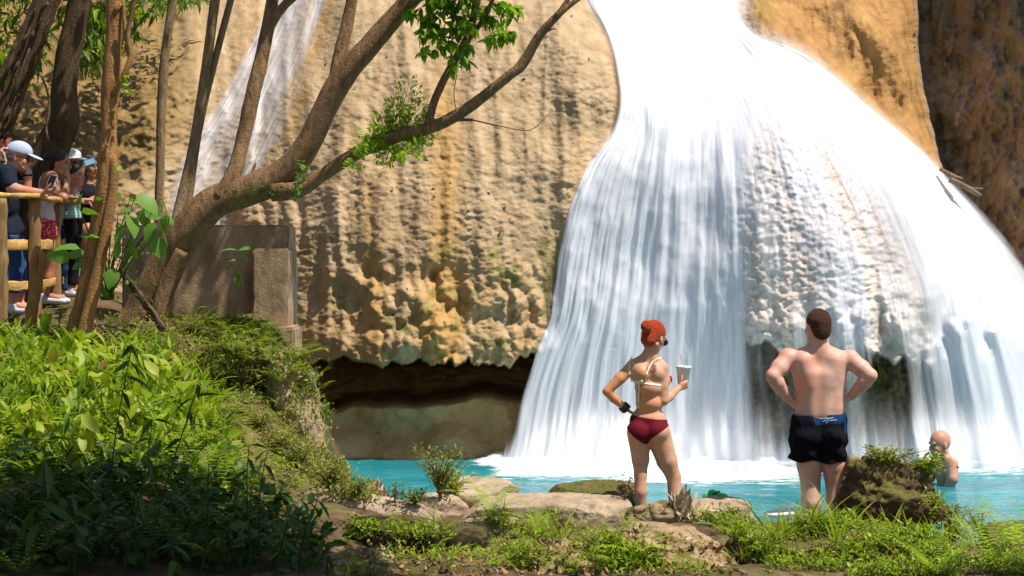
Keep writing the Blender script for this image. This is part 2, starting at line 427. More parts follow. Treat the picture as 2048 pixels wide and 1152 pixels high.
def veil(name, FLOW, ns, nt, off, coverf, mat, seed, bumpy=0.5, fall=True, ripple=0.03, flare=None):
    ss, tt, G = flow_grid(FLOW, ns, nt)
    px, py = G[..., 0], G[..., 1]
    Dr = bil(DM, px, py); Df = bil(DF, px, py)
    S, T = np.meshgrid(ss, tt)
    D = np.minimum(Dr, Dr) * (1 - bumpy) + Df * bumpy - off
    if fall:
        wf = np.maximum(sstep(600, 700, py), 0.8 * sstep(0.56, 0.50, S) * sstep(200, 320, py)) if bumpy > .5 else 1.0
        if bumpy > .5: wf = np.maximum(wf, sstep(.80, .88, S))
        D = D * (1 - wf) + np.minimum(np.minimum.accumulate(Dr - off, axis=0), np.minimum.accumulate(D, axis=0) + 0.05) * wf
    if bumpy > .5 and fall: k = np.array([0, 0, 0, .25, .5, .25, 0, 0, 0.])
    else: k = np.ones(9) / 9
    Dp = np.pad(D, ((4, 4), (0, 0)), mode='edge'); Dsm = np.apply_along_axis(lambda r: np.convolve(r, k, 'valid'), 0, Dp)
    D = np.minimum(D, Dsm)
    D = D - ripple * (0.15 + 0.85 * sstep(150, 420, py)) * (fbm(S * 55, T * 5, seed, seed=80 + seed, oct=3) + 0.6)
    if flare: D = D - flare(py)
    V = Pn(px.ravel(), py.ravel(), D.ravel())
    cov = coverf(px, py, S, T)
    me = mesh_np(name, V, grid_faces(nt, ns)[:, ::-1], {
        'flow': np.stack([S.ravel() * 10, T.ravel() * 10, np.full(S.size, seed)], -1), 'cover': cov.ravel()})
    return link(name, me, mat)

def g2(px, py, cx, cy, rx, ry): return np.exp(-(((px - cx) / rx) ** 2 + ((py - cy) / ry) ** 2))
def cover_main(px, py, S, T):
    c = np.full(px.shape, 0.98) - 0.30 * sstep(0.0, .5, fbm(S * 20, T * 2.4, 8, seed=89, oct=4)) * sstep(420, 120, py)
    c = c - 0.4 * g2(px, py, 1300, 22, 40, 12) - 0.3 * g2(px, py, 1250, 165, 22, 80) - 0.25 * g2(px, py, 1445, 150, 18, 60) - 0.2 * g2(px, py, 1310, 120, 14, 40)
    tuf = sstep(1462, 1500, px) * sstep(170, 300, py) * sstep(0.97, 0.88, S + 0.05 * fbm(S * 30, T * 6, 1, seed=90))
    strips = 0.5 + 0.5 * fbm(S * 26, T * 3, 2, seed=91, oct=3)
    c = c - tuf * (0.40 + 0.38 * strips * sstep(260, 480, py))
    # bare ochre rib
    rx = curve_x([(1560,200),(1640,300),(1700,420),(1740,520),(1755,640),(1770,720)], py)
    c = c - 0.7 * np.exp(-((px - rx) / 13) ** 2) * sstep(240, 380, py) * sstep(730, 690, py)
    for a in ((1555, 690, 26, 34), (1500, 690, 14, 60), (1548, 640, 30, 40), (1850, 640, 20, 34), (1600, 560, 30, 40), (1530, 590, 25, 40)):
        c = c - 0.45 * g2(px, py, *a)
    # openings under the lip
    c = c - 0.7 * g2(px, py, 1562, 800, 16, 100) - 0.65 * g2(px, py, 1778, 790, 20, 90) - 0.35 * g2(px, py, 1690, 800, 50, 90) - 0.3 * g2(px, py, 1525, 830, 26, 90)
    low = sstep(640, 760, py) * sstep(1480, 1520, px)
    c = c - low * 0.22 * sstep(1960, 1800, px)
    # thin at the left edge of the curtain
    c = c - 0.6 * sstep(0.075, 0.0, S) * sstep(650, 760, py) - 0.35 * sstep(0.03, 0, S)
    c = c - 0.25 * g2(px, py, 1140, 860, 30, 80) - 0.10 * sstep(560, 800, py) * (px < 1500)
    c = c - 0.22 * g2(px, py, 1225, 190, 14, 90)
    c = c - 0.9 * sstep(0.955, 1.0, S + 0.012 * fbm(T * 9, S * 4, 2, seed=93)) - 0.5 * sstep(0.02, 0.0, S + 0.006 * fbm(T * 30, S, 2, seed=94)) - 0.55 * sstep(0.075, 0.01, S + 0.03 * fbm(T * 40, S * 30, 2, seed=88)) * sstep(40, 90, py) * sstep(420, 300, py)
    c = c - 0.22 * sstep(.1, .6, fbm(S * 14, T * 1.6, 5, seed=92, oct=3)) * sstep(60, 300, py)
    return np.clip(c, 0, 1)

def water_mat(name, fine, tint, soft=0.30):
    t = NT(name); fl = t.attr('flow', 'Vector'); cov = t.attr('cover')
    a = t.noise(t.scale(fl, 9 * fine, 0.45, 1), 1.0, 4, 0.6, 0.0)
    b = t.noise(t.scale(fl, 3.0 * fine, 0.30, 1), 1.0, 3, 0.55, 0.2)
    c = t.noise(t.scale(fl, 26 * fine, 1.1, 1), 1.0, 3, 0.6)
    st = t.math('ADD', t.math('ADD', t.math('MULTIPLY', a, 0.45), t.math('MULTIPLY', b, 0.3)), t.math('MULTIPLY', c, 0.25))
    # alpha: the streak value against the local cover
    th = t.math('SUBTRACT', 1.0, cov)
    al = t.n('MapRange', ins={'Value': t.math('SUBTRACT', st, t.math('SUBTRACT', t.math('MULTIPLY', th, 0.55), -0.13)), 1: -soft * 0.5, 2: soft * 0.5, 3: 0.0, 4: 0.96}).outputs[0]
    al = t.math('MULTIPLY', al, t.n('MapRange', ins={'Value': cov, 1: 0.0, 2: 0.25, 3: 0.0, 4: 1.0}).outputs[0])
    col = t.ramp(st, [(0.33, tuple(x * 0.88 for x in tint)), (0.45, tint), (0.62, (0.83, 0.85, 0.89))])
    nm = t.bump(st, 0.4, 0.03)
    df = t.n('BsdfDiffuse', ins={'Color': col, 'Normal': nm}).outputs[0]
    tr = t.n('BsdfTranslucent', ins={'Color': col, 'Normal': nm}).outputs[0]
    gl = t.n('BsdfGlossy', ins={'Color': (1, 1, 1, 1), 'Roughness': 0.35, 'Normal': nm}).outputs[0]
    sh = t.n('MixShader', ins={0: 0.16, 1: df, 2: tr}).outputs[0]
    sh = t.n('MixShader', ins={0: 0.02, 1: sh, 2: gl}).outputs[0]
    tp = t.n('BsdfTransparent').outputs[0]
    sh = t.n('MixShader', ins={0: al, 1: tp, 2: sh}).outputs[0]
    return t.done(sh)
M_FALL = water_mat('falling_water', 1.0, (0.77, 0.77, 0.87))
fallo = veil('waterfall', FLOW, NS, NTT, 0.02, cover_main, M_FALL, 1, bumpy=0.85)
tag(fallo, kind='structure')
def cover_spray(px, py, S, T):
    c = 0.38 + 0.25 * fbm(S * 18, T * 2.2, 3, seed=95, oct=3)
    c = c - 0.30 * sstep(1470, 1520, px) * sstep(0.90, 0.8, S) * sstep(150, 260, py)
    c = c + 0.25 * sstep(420, 60, py) + 0.2 * sstep(0.85, 0.95, S) - 0.5 * sstep(0.06, 0.0, S) - 0.6 * sstep(0.98, 1.0, S)
    c = c + 0.35 * sstep(850, 935, py)
    c = c - 0.3 * g2(px, py, 1565, 800, 26, 110) - 0.4 * g2(px, py, 1778, 790, 34, 95)
    return np.clip(c, 0, 0.8)
M_SPRAY = water_mat('spraying_water', 0.7, (0.80, 0.86, 0.93), 0.55)
tag(veil('waterfall', FLOW, 240, 260, 0.13, cover_spray, M_SPRAY, 4, bumpy=0.0, ripple=0.06), kind='structure')

def cover_mist(px, py, S, T):
    c = 0.42 * sstep(770, 925, py) + 0.25 * fbm(S * 12, T * 8, 6, seed=96, oct=3) * sstep(770, 900, py)
    c = c * sstep(0.02, 0.12, S) * sstep(0.98, 0.9, S) * (1 - 0.6 * sstep(1500, 1540, px) * sstep(1840, 1800, px))
    return np.clip(c, 0, 0.6)
M_MIST = water_mat('spray_mist', 0.3, (0.80, 0.84, 0.90), 0.9)
tag(veil('spray', FLOW, 200, 260, 0.2, cover_mist, M_MIST, 9, bumpy=0.0, ripple=0.10, flare=lambda py: 0.45 * sstep(780, 950, py)), kind='stuff')
FLOW2 = [
 (0.0, [(540,-60),(490,60),(425,160),(375,230),(325,300),(300,380),(300,520)]),
 (0.5, [(610,-60),(575,60),(530,160),(480,260),(435,360),(400,440),(385,520)]),
 (1.0, [(690,-60),(670,60),(630,170),(585,260),(545,340),(500,420),(475,520)])]
def cover_small(px, py, S, T):
    c = 0.36 + 0.34 * fbm(S * 9, T * 2.5, 3, seed=97, oct=3) + 0.12 * np.exp(-((S - 0.62) / 0.2) ** 2)
    c = c - 0.5 * sstep(0.34, 0.0, S + 0.1 * fbm(S * 3, T * 5, 1, seed=98)) - 0.55 * sstep(0.68, 1.0, S + 0.1 * fbm(S * 3, T * 5, 4, seed=99))
    return np.clip(c, 0, 0.85)
M_TRICK = water_mat('trickling_water', 0.45, (0.72, 0.70, 0.76), 0.5)
tag(veil('cascade', FLOW2, 160, 240, 0.02, cover_small, M_TRICK, 7, bumpy=0.9, fall=False), kind='structure')

# ------------------------------------------------------------------ the pool
WLEV = 0.09
wx = np.arange(-5.2, 8.4, 0.03); wy = np.arange(11.0, 21.6, 0.03)
WX, WY = np.meshgrid(wx, wy)
wpx = 1024 + F * WX / WY
basey = np.interp(wpx, [950, 1000, 1100, 1300, 1500, 1700, 1900, 2050, 2300], [19.8, 19.6, 19.3, 19.2, 19.1, 18.8, 18.9, 19.0, 19.6])
dist = basey - WY
front = 1.45 + 0.6 * fbm(WX / 0.8, WY / 2, 1, seed=101, oct=3)
inx = sstep(930, 1010, wpx - 25 * fbm(WX, WY * 3, 1, seed=103)) * sstep(1720, 1500, wpx) + 0.55 * sstep(1700, 1800, wpx)
reach = np.where(wpx > 1690, 0.55, 1.0)
foam = inx * sstep(front * reach + 1.3 * reach, front * 0.35 * reach, dist + 0.25 * fbm(WX / 0.35, WY / 0.12, 2, seed=102, oct=3))
foam = np.clip(foam, 0, 1)
lumps = np.maximum(0, fbm(WX / 0.35, WY / 0.25, 3, seed=104, oct=4) + 0.25)
WZ = WLEV + 0.015 * fbm(WX / 0.7, WY / 0.25, 1, seed=105, oct=4) + foam * (0.10 * lumps * sstep(1.7, 0.2, dist)) + foam * 0.03 * fbm(WX / .12, WY / .1, 3, seed=106, oct=3)
pool = mesh_np('pool', np.stack([WX, WY, WZ], -1).reshape(-1, 3), grid_faces(len(wy), len(wx)), {'foam': foam.ravel()})
t = NT('turquoise_pool'); po = t.pos()
st = t.noise(t.scale(po, 2.2, 7, 1), 1.6, 6, 0.65, 0.6); fo = t.attr('foam')
big = t.noise(t.scale(po, 0.5, 1.6, 1), 1.2, 3, 0.5)
c = t.ramp(big, [(0.3, (0.005, 0.175, 0.215)), (0.7, (0.018, 0.295, 0.345))])
wh = t.n('MapRange', ins={'Value': t.math('ADD', fo, t.math('MULTIPLY', t.math('SUBTRACT', st, 0.5), 1.6)), 1: 0.28, 2: 0.62, 3: 0.0, 4: 1.0}).outputs[0]
wisps = t.math('MULTIPLY', t.ramp(t.noise(t.scale(po, 1.6, 8, 1), 2.3, 6, 0.65, 1.0), [(0.56, 0.0), (0.74, 0.45)]), t.ramp(big, [(0.4, 0.0), (0.6, 1.0)]))
fm = t.math('MAXIMUM', wh, wisps)
c = t.mix(fm, c, (0.88, 0.92, 0.95))
rip = t.math('ADD', t.noise(t.scale(po, 3, 9, 1), 2.5, 4, 0.6), t.math('MULTIPLY', fm, 0.6))
ro = t.n('MapRange', ins={'Value': fm, 3: 0.10, 4: 0.8}).outputs[0]
M_POOL = t.done(t.bsdf(c, ro, t.bump(rip, 0.45, 0.06), 0.32))
tag(link('water', pool, M_POOL), kind='structure')
from mathutils.bvhtree import BVHTree
# ------------------------------------------------------------------ ground: one height field for bank, shore and pool bed
GP = [(0,665,16.7),(100,665,16.6),(200,660,16.4),(300,632,16.9),(380,640,17.2),(500,645,17.5),(570,668,17.3),(-400,660,17),(-100,590,19.5),(100,590,19.5),(300,600,19.3),
 (450,690,16.4),(540,690,16.6),(595,705,16.6),(610,760,16.25),(400,780,15.6),(540,800,15.5),(610,880,15.3),(300,720,15.9),(200,740,15.2),(0,720,15.5),
 (0,850,13.2),(200,880,13.2),(400,900,13.8),(540,950,14.2),(620,985,14.3),(0,1000,11.5),(0,1152,10.2),(300,1000,11.8),(300,1152,10.2),(550,1060,12),(620,1152,10.3),
 (-500,850,13),(-500,1152,10.2),(700,1010,14.4),(800,1020,14.4),(900,1032,14),(1000,1046,13.8),(1200,1046,13.8),(1000,1100,12),(1000,1152,10.4),(800,1075,12.9),(800,1125,12.0),
 (1450,1046,13.4),(1600,1040,12.9),(1700,1040,12.9),(1800,1056,13.2),(1900,1085,12.8),(1400,1105,12),(1400,1152,10.6),(1640,1152,10.6),(1900,1152,10.8),(2100,1152,10.8),(1900,1120,12),(1640,1090,12),
 (2100,1110,12.3),(2500,1152,11)]
GW = [(-1.30,16.3,-0.3),(-1.25,15.6,-0.2),(-1.5,17.6,-0.2),(-1.7,18.4,0.0),(-0.9,15.2,-0.05),(-0.3,15.2,-0.1),(0.3,15.2,-0.15),(1.06,14.3,-0.02),(1.0,15.0,-0.2),(2.12,13.8,0.0),(2.1,14.6,-0.2),(2.9,14.3,-0.15),
 (3.2,13.7,0.0),(3.6,14.2,-0.2),(4.5,13.8,-0.2),(6.5,13.5,-0.2),(0,17,-0.7),(2,17,-0.7),(4,17,-0.7),(6,17,-0.7),(0,20,-0.9),(3,20,-0.9),(6,20,-0.9),(-1.4,19.5,-0.4),
 (0,7,0.5),(-4,7,0.6),(4,7,0.5),(0,3,0.5),(-5,3,0.6),(5,3,0.5),(-7,12,1.2),(-7,17,1.8),(-7,20,2.6),(-4.6,21,2.0),(8,10,0.4),(0,-2,0.5)]
gp = np.concatenate([Pn(*np.array(GP, float).T), np.array(GW, float)])
rbfG = RBF(gp[:, :2], gp[:, 2], 0.01)
def ground(x, y, rough=True):
    z = rbfG(x, y)
    if rough: z = z + 0.07 * fbm(np.asarray(x) / 0.55, np.asarray(y) / 0.55, 1, seed=201, oct=4) + 0.02 * fbm(np.asarray(x) / 0.12, np.asarray(y) / 0.12, 1, seed=202, oct=3)
    return z
ax = np.arange(-7.5, 8, 0.045); ay = np.concatenate([np.arange(-3, 8, 0.4), np.arange(8, 21, 0.045)])
AX, AY = np.meshgrid(ax, ay)
AZ = ground(AX, AY)
t = NT('soil'); po = t.pos()
n1 = t.noise(po, 3.5, 6, 0.65); n2 = t.noise(po, 24, 5, 0.65)
c = t.ramp(n1, [(0.3, (0.05, 0.032, 0.016)), (0.5, (0.14, 0.092, 0.048)), (0.7, (0.27, 0.19, 0.11))])
c = t.mix(t.math('MULTIPLY', t.ramp(t.noise(po, 2.3, 5, 0.6), [(0.48, 0.0), (0.6, 0.8)]), t.ramp(n2, [(0.3, 0.3), (0.6, 1.0)])), c, (0.10, 0.12, 0.02))
M_SOIL = t.done(t.bsdf(c, 0.9, t.bump(t.math('ADD', n2, t.noise(po, 70, 4, 0.6)), 0.8, 0.03), 0.15))
gr = mesh_np('ground', np.stack([AX, AY, AZ], -1).reshape(-1, 3), grid_faces(len(ay), len(ax)))
tag(link('ground', gr, M_SOIL), kind='structure')

def hit(px, py, lo=9.0, hi=21.0, n=240):
    """first crossing of the pixel's ray with the ground; returns points and validity"""
    px = np.asarray(px, float); py = np.asarray(py, float)
    far = Pn(px, py, np.full(px.shape, 20.0)); o = Vector((0, 0, CAMZ)); out = np.zeros(far.shape); ok = np.zeros(px.shape, bool)
    for i, q in enumerate(far):
        h = SURF().ray_cast(o, (Vector(q) - o).normalized(), 40)
        if h[0] is not None and lo < h[0].y < hi and h[0].z > 0.07: out[i] = h[0]; ok[i] = True
    return out, ok
_surf = []
GROUNDV = []; GROUNDF = []
def SURF():
    if not _surf:
        V = []; Fc = []; k = 0
        for v, f in zip(GROUNDV, GROUNDF): V.append(v); Fc.append(f + k); k += len(v)
        _surf.append(BVHTree.FromPolygons(np.concatenate(V).tolist(), np.concatenate(Fc).tolist()))
    return _surf[0]

# ------------------------------------------------------------------ rocks
def cube_sphere(n):
    V = []; Fs = []; 
    g = np.linspace(-1, 1, n); A, B = np.meshgrid(g, g); o = np.ones_like(A)
    for i, (a, b, c) in enumerate(((A, B, o), (B, A, -o), (o, A, B), (-o, B, A), (B, o, A), (A, -o, B))):
        V.append(np.stack([a, b, c], -1).reshape(-1, 3)); Fs.append(grid_faces(n, n) + i * n * n)
    V = np.concatenate(V); Fs = np.concatenate(Fs)
    key = np.round(V * 1e4).astype(int); u, inv = np.unique(key, axis=0, return_inverse=True)
    idx = np.zeros(len(u), int); idx[inv.ravel()] = np.arange(len(V))
    return V[idx], inv.ravel()[Fs]
GROUNDV.append(np.stack([AX, AY, AZ], -1).reshape(-1, 3)); GROUNDF.append(grid_faces(len(ay), len(ax)))
CSV, CSF = cube_sphere(40)
def rock_mat(name, a, b, moss=0.0, mossc=(0.12, 0.115, 0.025)):
    t = NT(name); po = t.pos()
    n1 = t.noise(po, 4, 6, 0.65); n2 = t.noise(po, 30, 5, 0.65)
    c = t.ramp(t.math('ADD', t.math('MULTIPLY', n1, 0.6), t.math('MULTIPLY', n2, 0.4)), [(0.35, a), (0.62, b)])
    c = t.mix(t.ramp(t.noise(po, 9, 4, 0.6), [(0.56, 0.0), (0.7, 0.55)]), c, tuple(x * 0.45 for x in a))
    if moss:
        up = t.n('SeparateXYZ', ins={0: t.n('NewGeometry').outputs['Normal']}).outputs[2]
        mk = t.math('MULTIPLY', t.ramp(up, [(0.2, 0.0), (0.6, 1.0)]), t.ramp(t.noise(po, 5, 5, 0.6), [(0.62 - 0.3 * moss, 0.0), (0.72 - 0.3 * moss, 0.95)]))
        c = t.mix(mk, c, t.ramp(t.noise(po, 60, 4, 0.65), [(0.35, tuple(x * 0.4 for x in mossc)), (0.62, tuple(x * 1.5 for x in mossc))]))
    return t.done(t.bsdf(c, 0.85, t.bump(t.math('ADD', t.math('MULTIPLY', n2, 0.7), t.noise(po, 90, 4, 0.6)), 0.7, 0.02), 0.2))
M_SLAB = rock_mat('pale_limestone', (0.31, 0.23, 0.155), (0.56, 0.435, 0.30))
M_BOULD = rock_mat('tan_boulder', (0.24, 0.17, 0.10), (0.46, 0.33, 0.20), 0.5)
M_MOSSR = rock_mat('mossy_rock', (0.13, 0.09, 0.05), (0.28, 0.20, 0.11), 0.9)
M_SHADESOIL = rock_mat('shade_dark_soil', (0.012, 0.007, 0.004), (0.035, 0.022, 0.011), 0.55, (0.10, 0.085, 0.025))  # near-black colour stands for the shadow on the ledge's undercut front
M_EARTH = rock_mat('bare_earth', (0.045, 0.028, 0.014), (0.13, 0.08, 0.04), 0.8)
def rock(px, py, d, size, rot=(0, 0, 0), seed=1, box=4.0, rough=0.06, cuts=5, mat=None, label='', cat='rock', name='rock', group=None):
    c = P(px, py, d)
    n = np.linalg.norm(CSV, axis=1, keepdims=True); u = CSV / n
    r = (np.abs(u) ** box).sum(1, keepdims=True) ** (-1 / box)
    p = u * r
    rg = np.random.default_rng(seed)
    for _ in range(cuts):
        q = rg.normal(size=3); q[2] = abs(q[2]) * 0.6; q /= np.linalg.norm(q)
        h = rg.uniform(0.78, 1.05); dd = p @ q
        p = np.where((dd > h)[:, None], p - (dd - h)[:, None] * q, p)
    sc = np.array(size); w = p * sc
    k = fbm(w[:, 0] / 0.22 + seed * 9, w[:, 1] / 0.22, w[:, 2] / 0.14, seed=seed, oct=4) * rough + rough * 0.4 * fbm(w[:, 0] / 0.05 + seed, w[:, 1] / 0.05, w[:, 2] / 0.05, seed=seed + 3, oct=3)
    w = w + u * k[:, None]
    M = (Matrix.Rotation(rot[2], 3, 'Z') @ Matrix.Rotation(rot[1], 3, 'Y') @ Matrix.Rotation(rot[0], 3, 'X'))
    w = w @ np.array(M).T
    me = mesh_np(name, w, CSF)
    GROUNDV.append(w + np.array(c)); GROUNDF.append(CSF)
    o = link(name, me, mat); o.location = c
    return tag(o, label, cat, group)
RG = 'rocks along the shore'
rock(962, 992, 14.5, (0.26, 0.34, 0.12), (0.0, R(6), R(12)), 3, 5, 0.03, 4, M_SLAB, 'tilted pale rock slab with dry twigs on top, between the leafy bush and the pool', group=RG)
rock(1090, 1020, 14.0, (0.60, 0.24, 0.095), (0.05, R(1), R(-4)), 4, 6, 0.025, 3, M_SLAB, 'longest flat rock slab, with a level top, lying left of the woman', group=RG)
rock(855, 1020, 14.0, (0.28, 0.18, 0.095), (0, R(-9), R(20)), 5, 5, 0.03, 4, M_SLAB, 'short rock slab tilted up to the right, wedged behind the sloping slab', group=RG)
rock(740, 1016, 13.8, (0.52, 0.20, 0.10), (0, R(9), R(-8)), 6, 5, 0.03, 4, M_SLAB, 'long rock slab sloping down to the right beside the heap of dry leaves', group=RG)
rock(1180, 1046, 13.2, (0.175, 0.17, 0.125), (0.2, R(-12), R(35)), 7, 3.2, 0.025, 6, M_SLAB, 'pale rounded rock in front of the longest flat slab', group=RG)
rock(1185, 992, 14.9, (0.36, 0.25, 0.10), (0, R(-4), 0), 8, 3, 0.03, 4, M_MOSSR, 'low dark mossy rock at the water, left of the woman', group=RG)
rock(1445, 1020, 13.9, (0.19, 0.2, 0.085), (0, R(4), R(10)), 9, 4, 0.04, 5, M_SLAB, 'small flat rock under the bright green bag', group=RG)
rock(1325, 1028, 13.7, (0.26, 0.17, 0.085), (0, R(-3), R(-6)), 10, 3.5, 0.05, 6, M_BOULD, 'broken brown rock hiding the feet of the woman', group=RG)
rock(660, 1062, 13.2, (0.22, 0.17, 0.08), (0, R(8), R(15)), 31, 5, 0.03, 4, M_SLAB, 'short pale slab below the long sloping slab, beside the dark plants', group=RG)
rock(985, 1058, 13.3, (0.20, 0.15, 0.07), (0, R(-3), R(10)), 32, 5, 0.03, 4, M_SLAB, 'low pale slab half covered by the bright fern', group=RG)
rock(1240, 1010, 14.4, (0.12, 0.12, 0.085), (0, 0, 0.4), 18, 3, 0.05, 6, M_MOSSR, 'small dark rock between the mossy rock and the woman', group=RG)
rock(1785, 995, 13.5, (0.34, 0.28, 0.25), (0, R(14), R(15)), 11, 2.6, 0.09, 7, M_EARTH, 'big dark earth covered rock with a mossy top, right of the man in shorts', group=RG)
rock(1712, 985, 13.75, (0.10, 0.12, 0.23), (0, R(-6), R(15)), 21, 2.6, 0.07, 7, M_BOULD, 'tan upright rock close behind the leg of the man in shorts', group=RG)
rock(2040, 1085, 12.4, (0.27, 0.3, 0.13), (0, R(-6), 0), 12, 2.4, 0.04, 4, M_MOSSR, 'rounded mossy rock beside the pool behind the large ferns', group=RG)
rock(1335, 1135, 11.3, (0.47, 0.55, 0.20), (0.05, R(9), R(-14)), 13, 2.6, 0.045, 5, M_BOULD, 'largest pale boulder in the foreground, its side running down to the right', cat='boulder', name='boulder', group='foreground boulders')
rock(1120, 1140, 11.2, (0.36, 0.45, 0.17), (0, R(-4), R(10)), 14, 2.6, 0.06, 6, M_BOULD, 'boulder strewn with dead leaves, left of the largest pale boulder', cat='boulder', name='boulder', group='foreground boulders')
rock(830, 1090, 12.4, (0.45, 0.30, 0.13), (R(5), R(1), R(-3)), 15, 7, 0.03, 2, M_SHADESOIL, 'earth ledge coloured dark for its shaded front, small plants growing along its top edge', cat='ledge', name='earth_ledge')
rock(720, 1150, 11.0, (0.22, 0.35, 0.13), (0, R(4), R(-10)), 16, 2.6, 0.04, 6, M_BOULD, 'half shaded boulder in the foreground below the dark earth ledge', cat='boulder', name='boulder', group='foreground boulders')
rock(1690, 1120, 11.8, (0.75, 0.45, 0.17), (0, R(2), R(5)), 17, 3, 0.08, 5, M_EARTH, 'wide mossy earth bank in the foreground under the feet of the man', cat='earth bank', name='earth_bank')
rock(490, 735, 16.0, (0.36, 0.4, 0.17), (0, R(12), R(-10)), 22, 2.4, 0.06, 5, M_EARTH, 'brown earth hummock on the bank below the concrete wall', cat='hummock', name='earth_hummock')
rock(590, 830, 15.8, (0.20, 0.42, 0.50), (0, R(-9), R(5)), 19, 2.6, 0.07, 5, M_BOULD, 'steep rocky edge of the bank hung with roots and moss', cat='bank edge', name='bank_edge')

# ------------------------------------------------------------------ concrete wall
def boxes(name, bxs, mat, parent=None, bevel=0.012, jag=0.0, seed=0):
    """several axis-aligned boxes with bevelled edges, joined into one mesh"""
    bm = bmesh.new()
    for (x0, x1, y0, y1, z0, z1) in bxs:
        r = bmesh.ops.create_cube(bm, size=1.0)
        for v in r['verts']: v.co = Vector(((x0 + x1) / 2 + v.co.x * (x1 - x0), (y0 + y1) / 2 + v.co.y * (y1 - y0), (z0 + z1) / 2 + v.co.z * (z1 - z0)))
    if bevel: bmesh.ops.bevel(bm, geom=bm.edges[:], offset=bevel, segments=2, affect='EDGES')
    if jag:
        bmesh.ops.subdivide_edges(bm, edges=[e for e in bm.edges if e.calc_length() > 0.1], cuts=14, use_grid_fill=True)
        for v in bm.verts:
            c = v.co; k = float(fbm(c.x / 0.12 + seed, c.y / 0.12, c.z / 0.12, seed=77, oct=3)) * jag
            v.co = c + Vector((k, k * 0.7, k * 0.6))
    me = bpy.data.meshes.new(name); bm.to_mesh(me); bm.free()
    return link(name, me, mat, parent, smooth=False)
t = NT('old_concrete'); po = t.pos()
n1 = t.noise(t.scale(po, 1, 1, 0.5), 4, 6, 0.65); n2 = t.noise(po, 45, 5, 0.7)
c = t.ramp(n1, [(0.3, (0.20, 0.125, 0.07)), (0.5, (0.38, 0.255, 0.16)), (0.72, (0.50, 0.37, 0.25))])
c = t.mix(t.ramp(t.noise(t.scale(po, 3, 3, 0.6), 2.5, 5, 0.6), [(0.55, 0.0), (0.75, 0.7)]), c, (0.07, 0.055, 0.03))
M_CONC = t.done(t.bsdf(c, 0.9, t.bump(n2, 0.6, 0.015), 0.15))
def xw(px, d): return (px - 1024) / F * d
def zw(py, d): return float(Pn(1024, py, d)[2])
wall = empty('concrete_wall', P(430, 640, 17.8)); tag(wall, 'low weathered concrete wall behind the leaning tree, its end lit by the sun', 'wall')
boxes('wall', [(xw(245, 17.6), xw(578, 17.55), 17.55, 18.15, 1.2, zw(450, 17.55))], M_CONC, wall, 0.02, 0.012, 1)
boxes('buttress', [(xw(503, 17.36), xw(577, 17.36), 17.36, 18.10, 1.2, zw(497, 17.36))], M_CONC, wall, 0.02, 0.012, 2)
boxes('footing', [(xw(540, 17.2), xw(588, 17.2), 17.2, 17.9, 0.9, zw(655, 17.2))], M_CONC, wall, 0.02, 0.015, 3)

# ------------------------------------------------------------------ timber fence
def wood_mat(name, a, b, g=(1, 1, 1)):
    t = NT(name); po = t.obj()
    n = t.noise(t.scale(po, *g), 3, 5, 0.6, 0.5)
    c = t.ramp(n, [(0.3, a), (0.7, b)])
    return t.done(t.bsdf(c, 0.7, t.bump(n, 0.4, 0.01), 0.25))
M_PLANK = wood_mat('yellow_timber', (0.42, 0.24, 0.07), (0.72, 0.47, 0.17), (9, 2, 14))
M_POST = wood_mat('brown_timber', (0.20, 0.115, 0.05), (0.40, 0.25, 0.11), (14, 14, 2))
fence = empty('timber_fence', P(70, 665, 16.8)); tag(fence, 'rough timber fence of yellow rails and brown posts that the onlookers lean on', 'fence')
def plank(name, pts, w, h, mat, parent, wob=0.008, seed=0):
    """board along a polyline of points, w across, h high"""
    pts = [Vector(p) for p in pts]; n = 24; L = [0]
    for a, b in zip(pts, pts[1:]): L.append(L[-1] + (b - a).length)
    V = []; Fc = []
    for i in range(n + 1):
        q = L[-1] * i / n; k = max(j for j in range(len(L) - 1) if L[j] <= q + 1e-9); f = (q - L[k]) / (L[k + 1] - L[k])
        c = pts[k].lerp(pts[k + 1], f); dr = (pts[k + 1] - pts[k]).normalized(); sd = dr.cross(Vector((0, 0, 1)))
        if sd.length < 0.3: sd = Vector((1, 0, 0)); 
        sd.normalize(); up = sd.cross(dr)
        for (a, b) in ((-1, -1), (-0.9, -1), (0.9, -1), (1, -0.9), (1, 0.9), (0.9, 1), (-0.9, 1), (-1, 0.9)):
            j = float(vnoise(i * 0.5 + seed, a * 3.1, b * 2.3 + seed, seed)) * wob
            V.append(c + sd * (a * (w / 2 + j)) + up * (b * (h / 2 + j)))
    for i in range(n):
        for j in range(8): Fc.append((i * 8 + j, i * 8 + (j + 1) % 8, i * 8 + 8 + (j + 1) % 8, i * 8 + 8 + j))
    V = np.array([tuple(v) for v in V]); Fq = np.array(Fc)
    me = mesh_np(name, V, [Fq, np.array([[7, 6, 5, 4, 3, 2, 1, 0], [n * 8 + j for j in range(8)]])])
    return link(name, me, mat, parent, smooth=False)
fz = 2.57
def fp(px, d, z): return Vector((xw(px, d), d, z))
plank('top_rail', [fp(-120, 16.5, fz + 0.02), fp(40, 16.7, fz), fp(84, 17.0, fz)], 0.13, 0.04, M_PLANK, fence, seed=1)
plank('top_rail', [fp(84, 17.03, fz - 0.015), fp(125, 18.6, fz - 0.005), fp(158, 20.0, fz - 0.03)], 0.13, 0.04, M_PLANK, fence, seed=2)
for zz, hh, s in ((2.16, 0.085, 3), (1.815, 0.075, 4)):
    plank('rail', [fp(-120, 16.55, zz), fp(20, 16.75, zz), fp(66, 17.0, zz)], 0.04, hh, M_PLANK, fence, seed=s)
    plank('rail', [fp(76, 17.05, zz), fp(112, 18.6, zz), fp(150, 20.0, zz)], 0.04, hh, M_PLANK, fence, seed=s + 5)
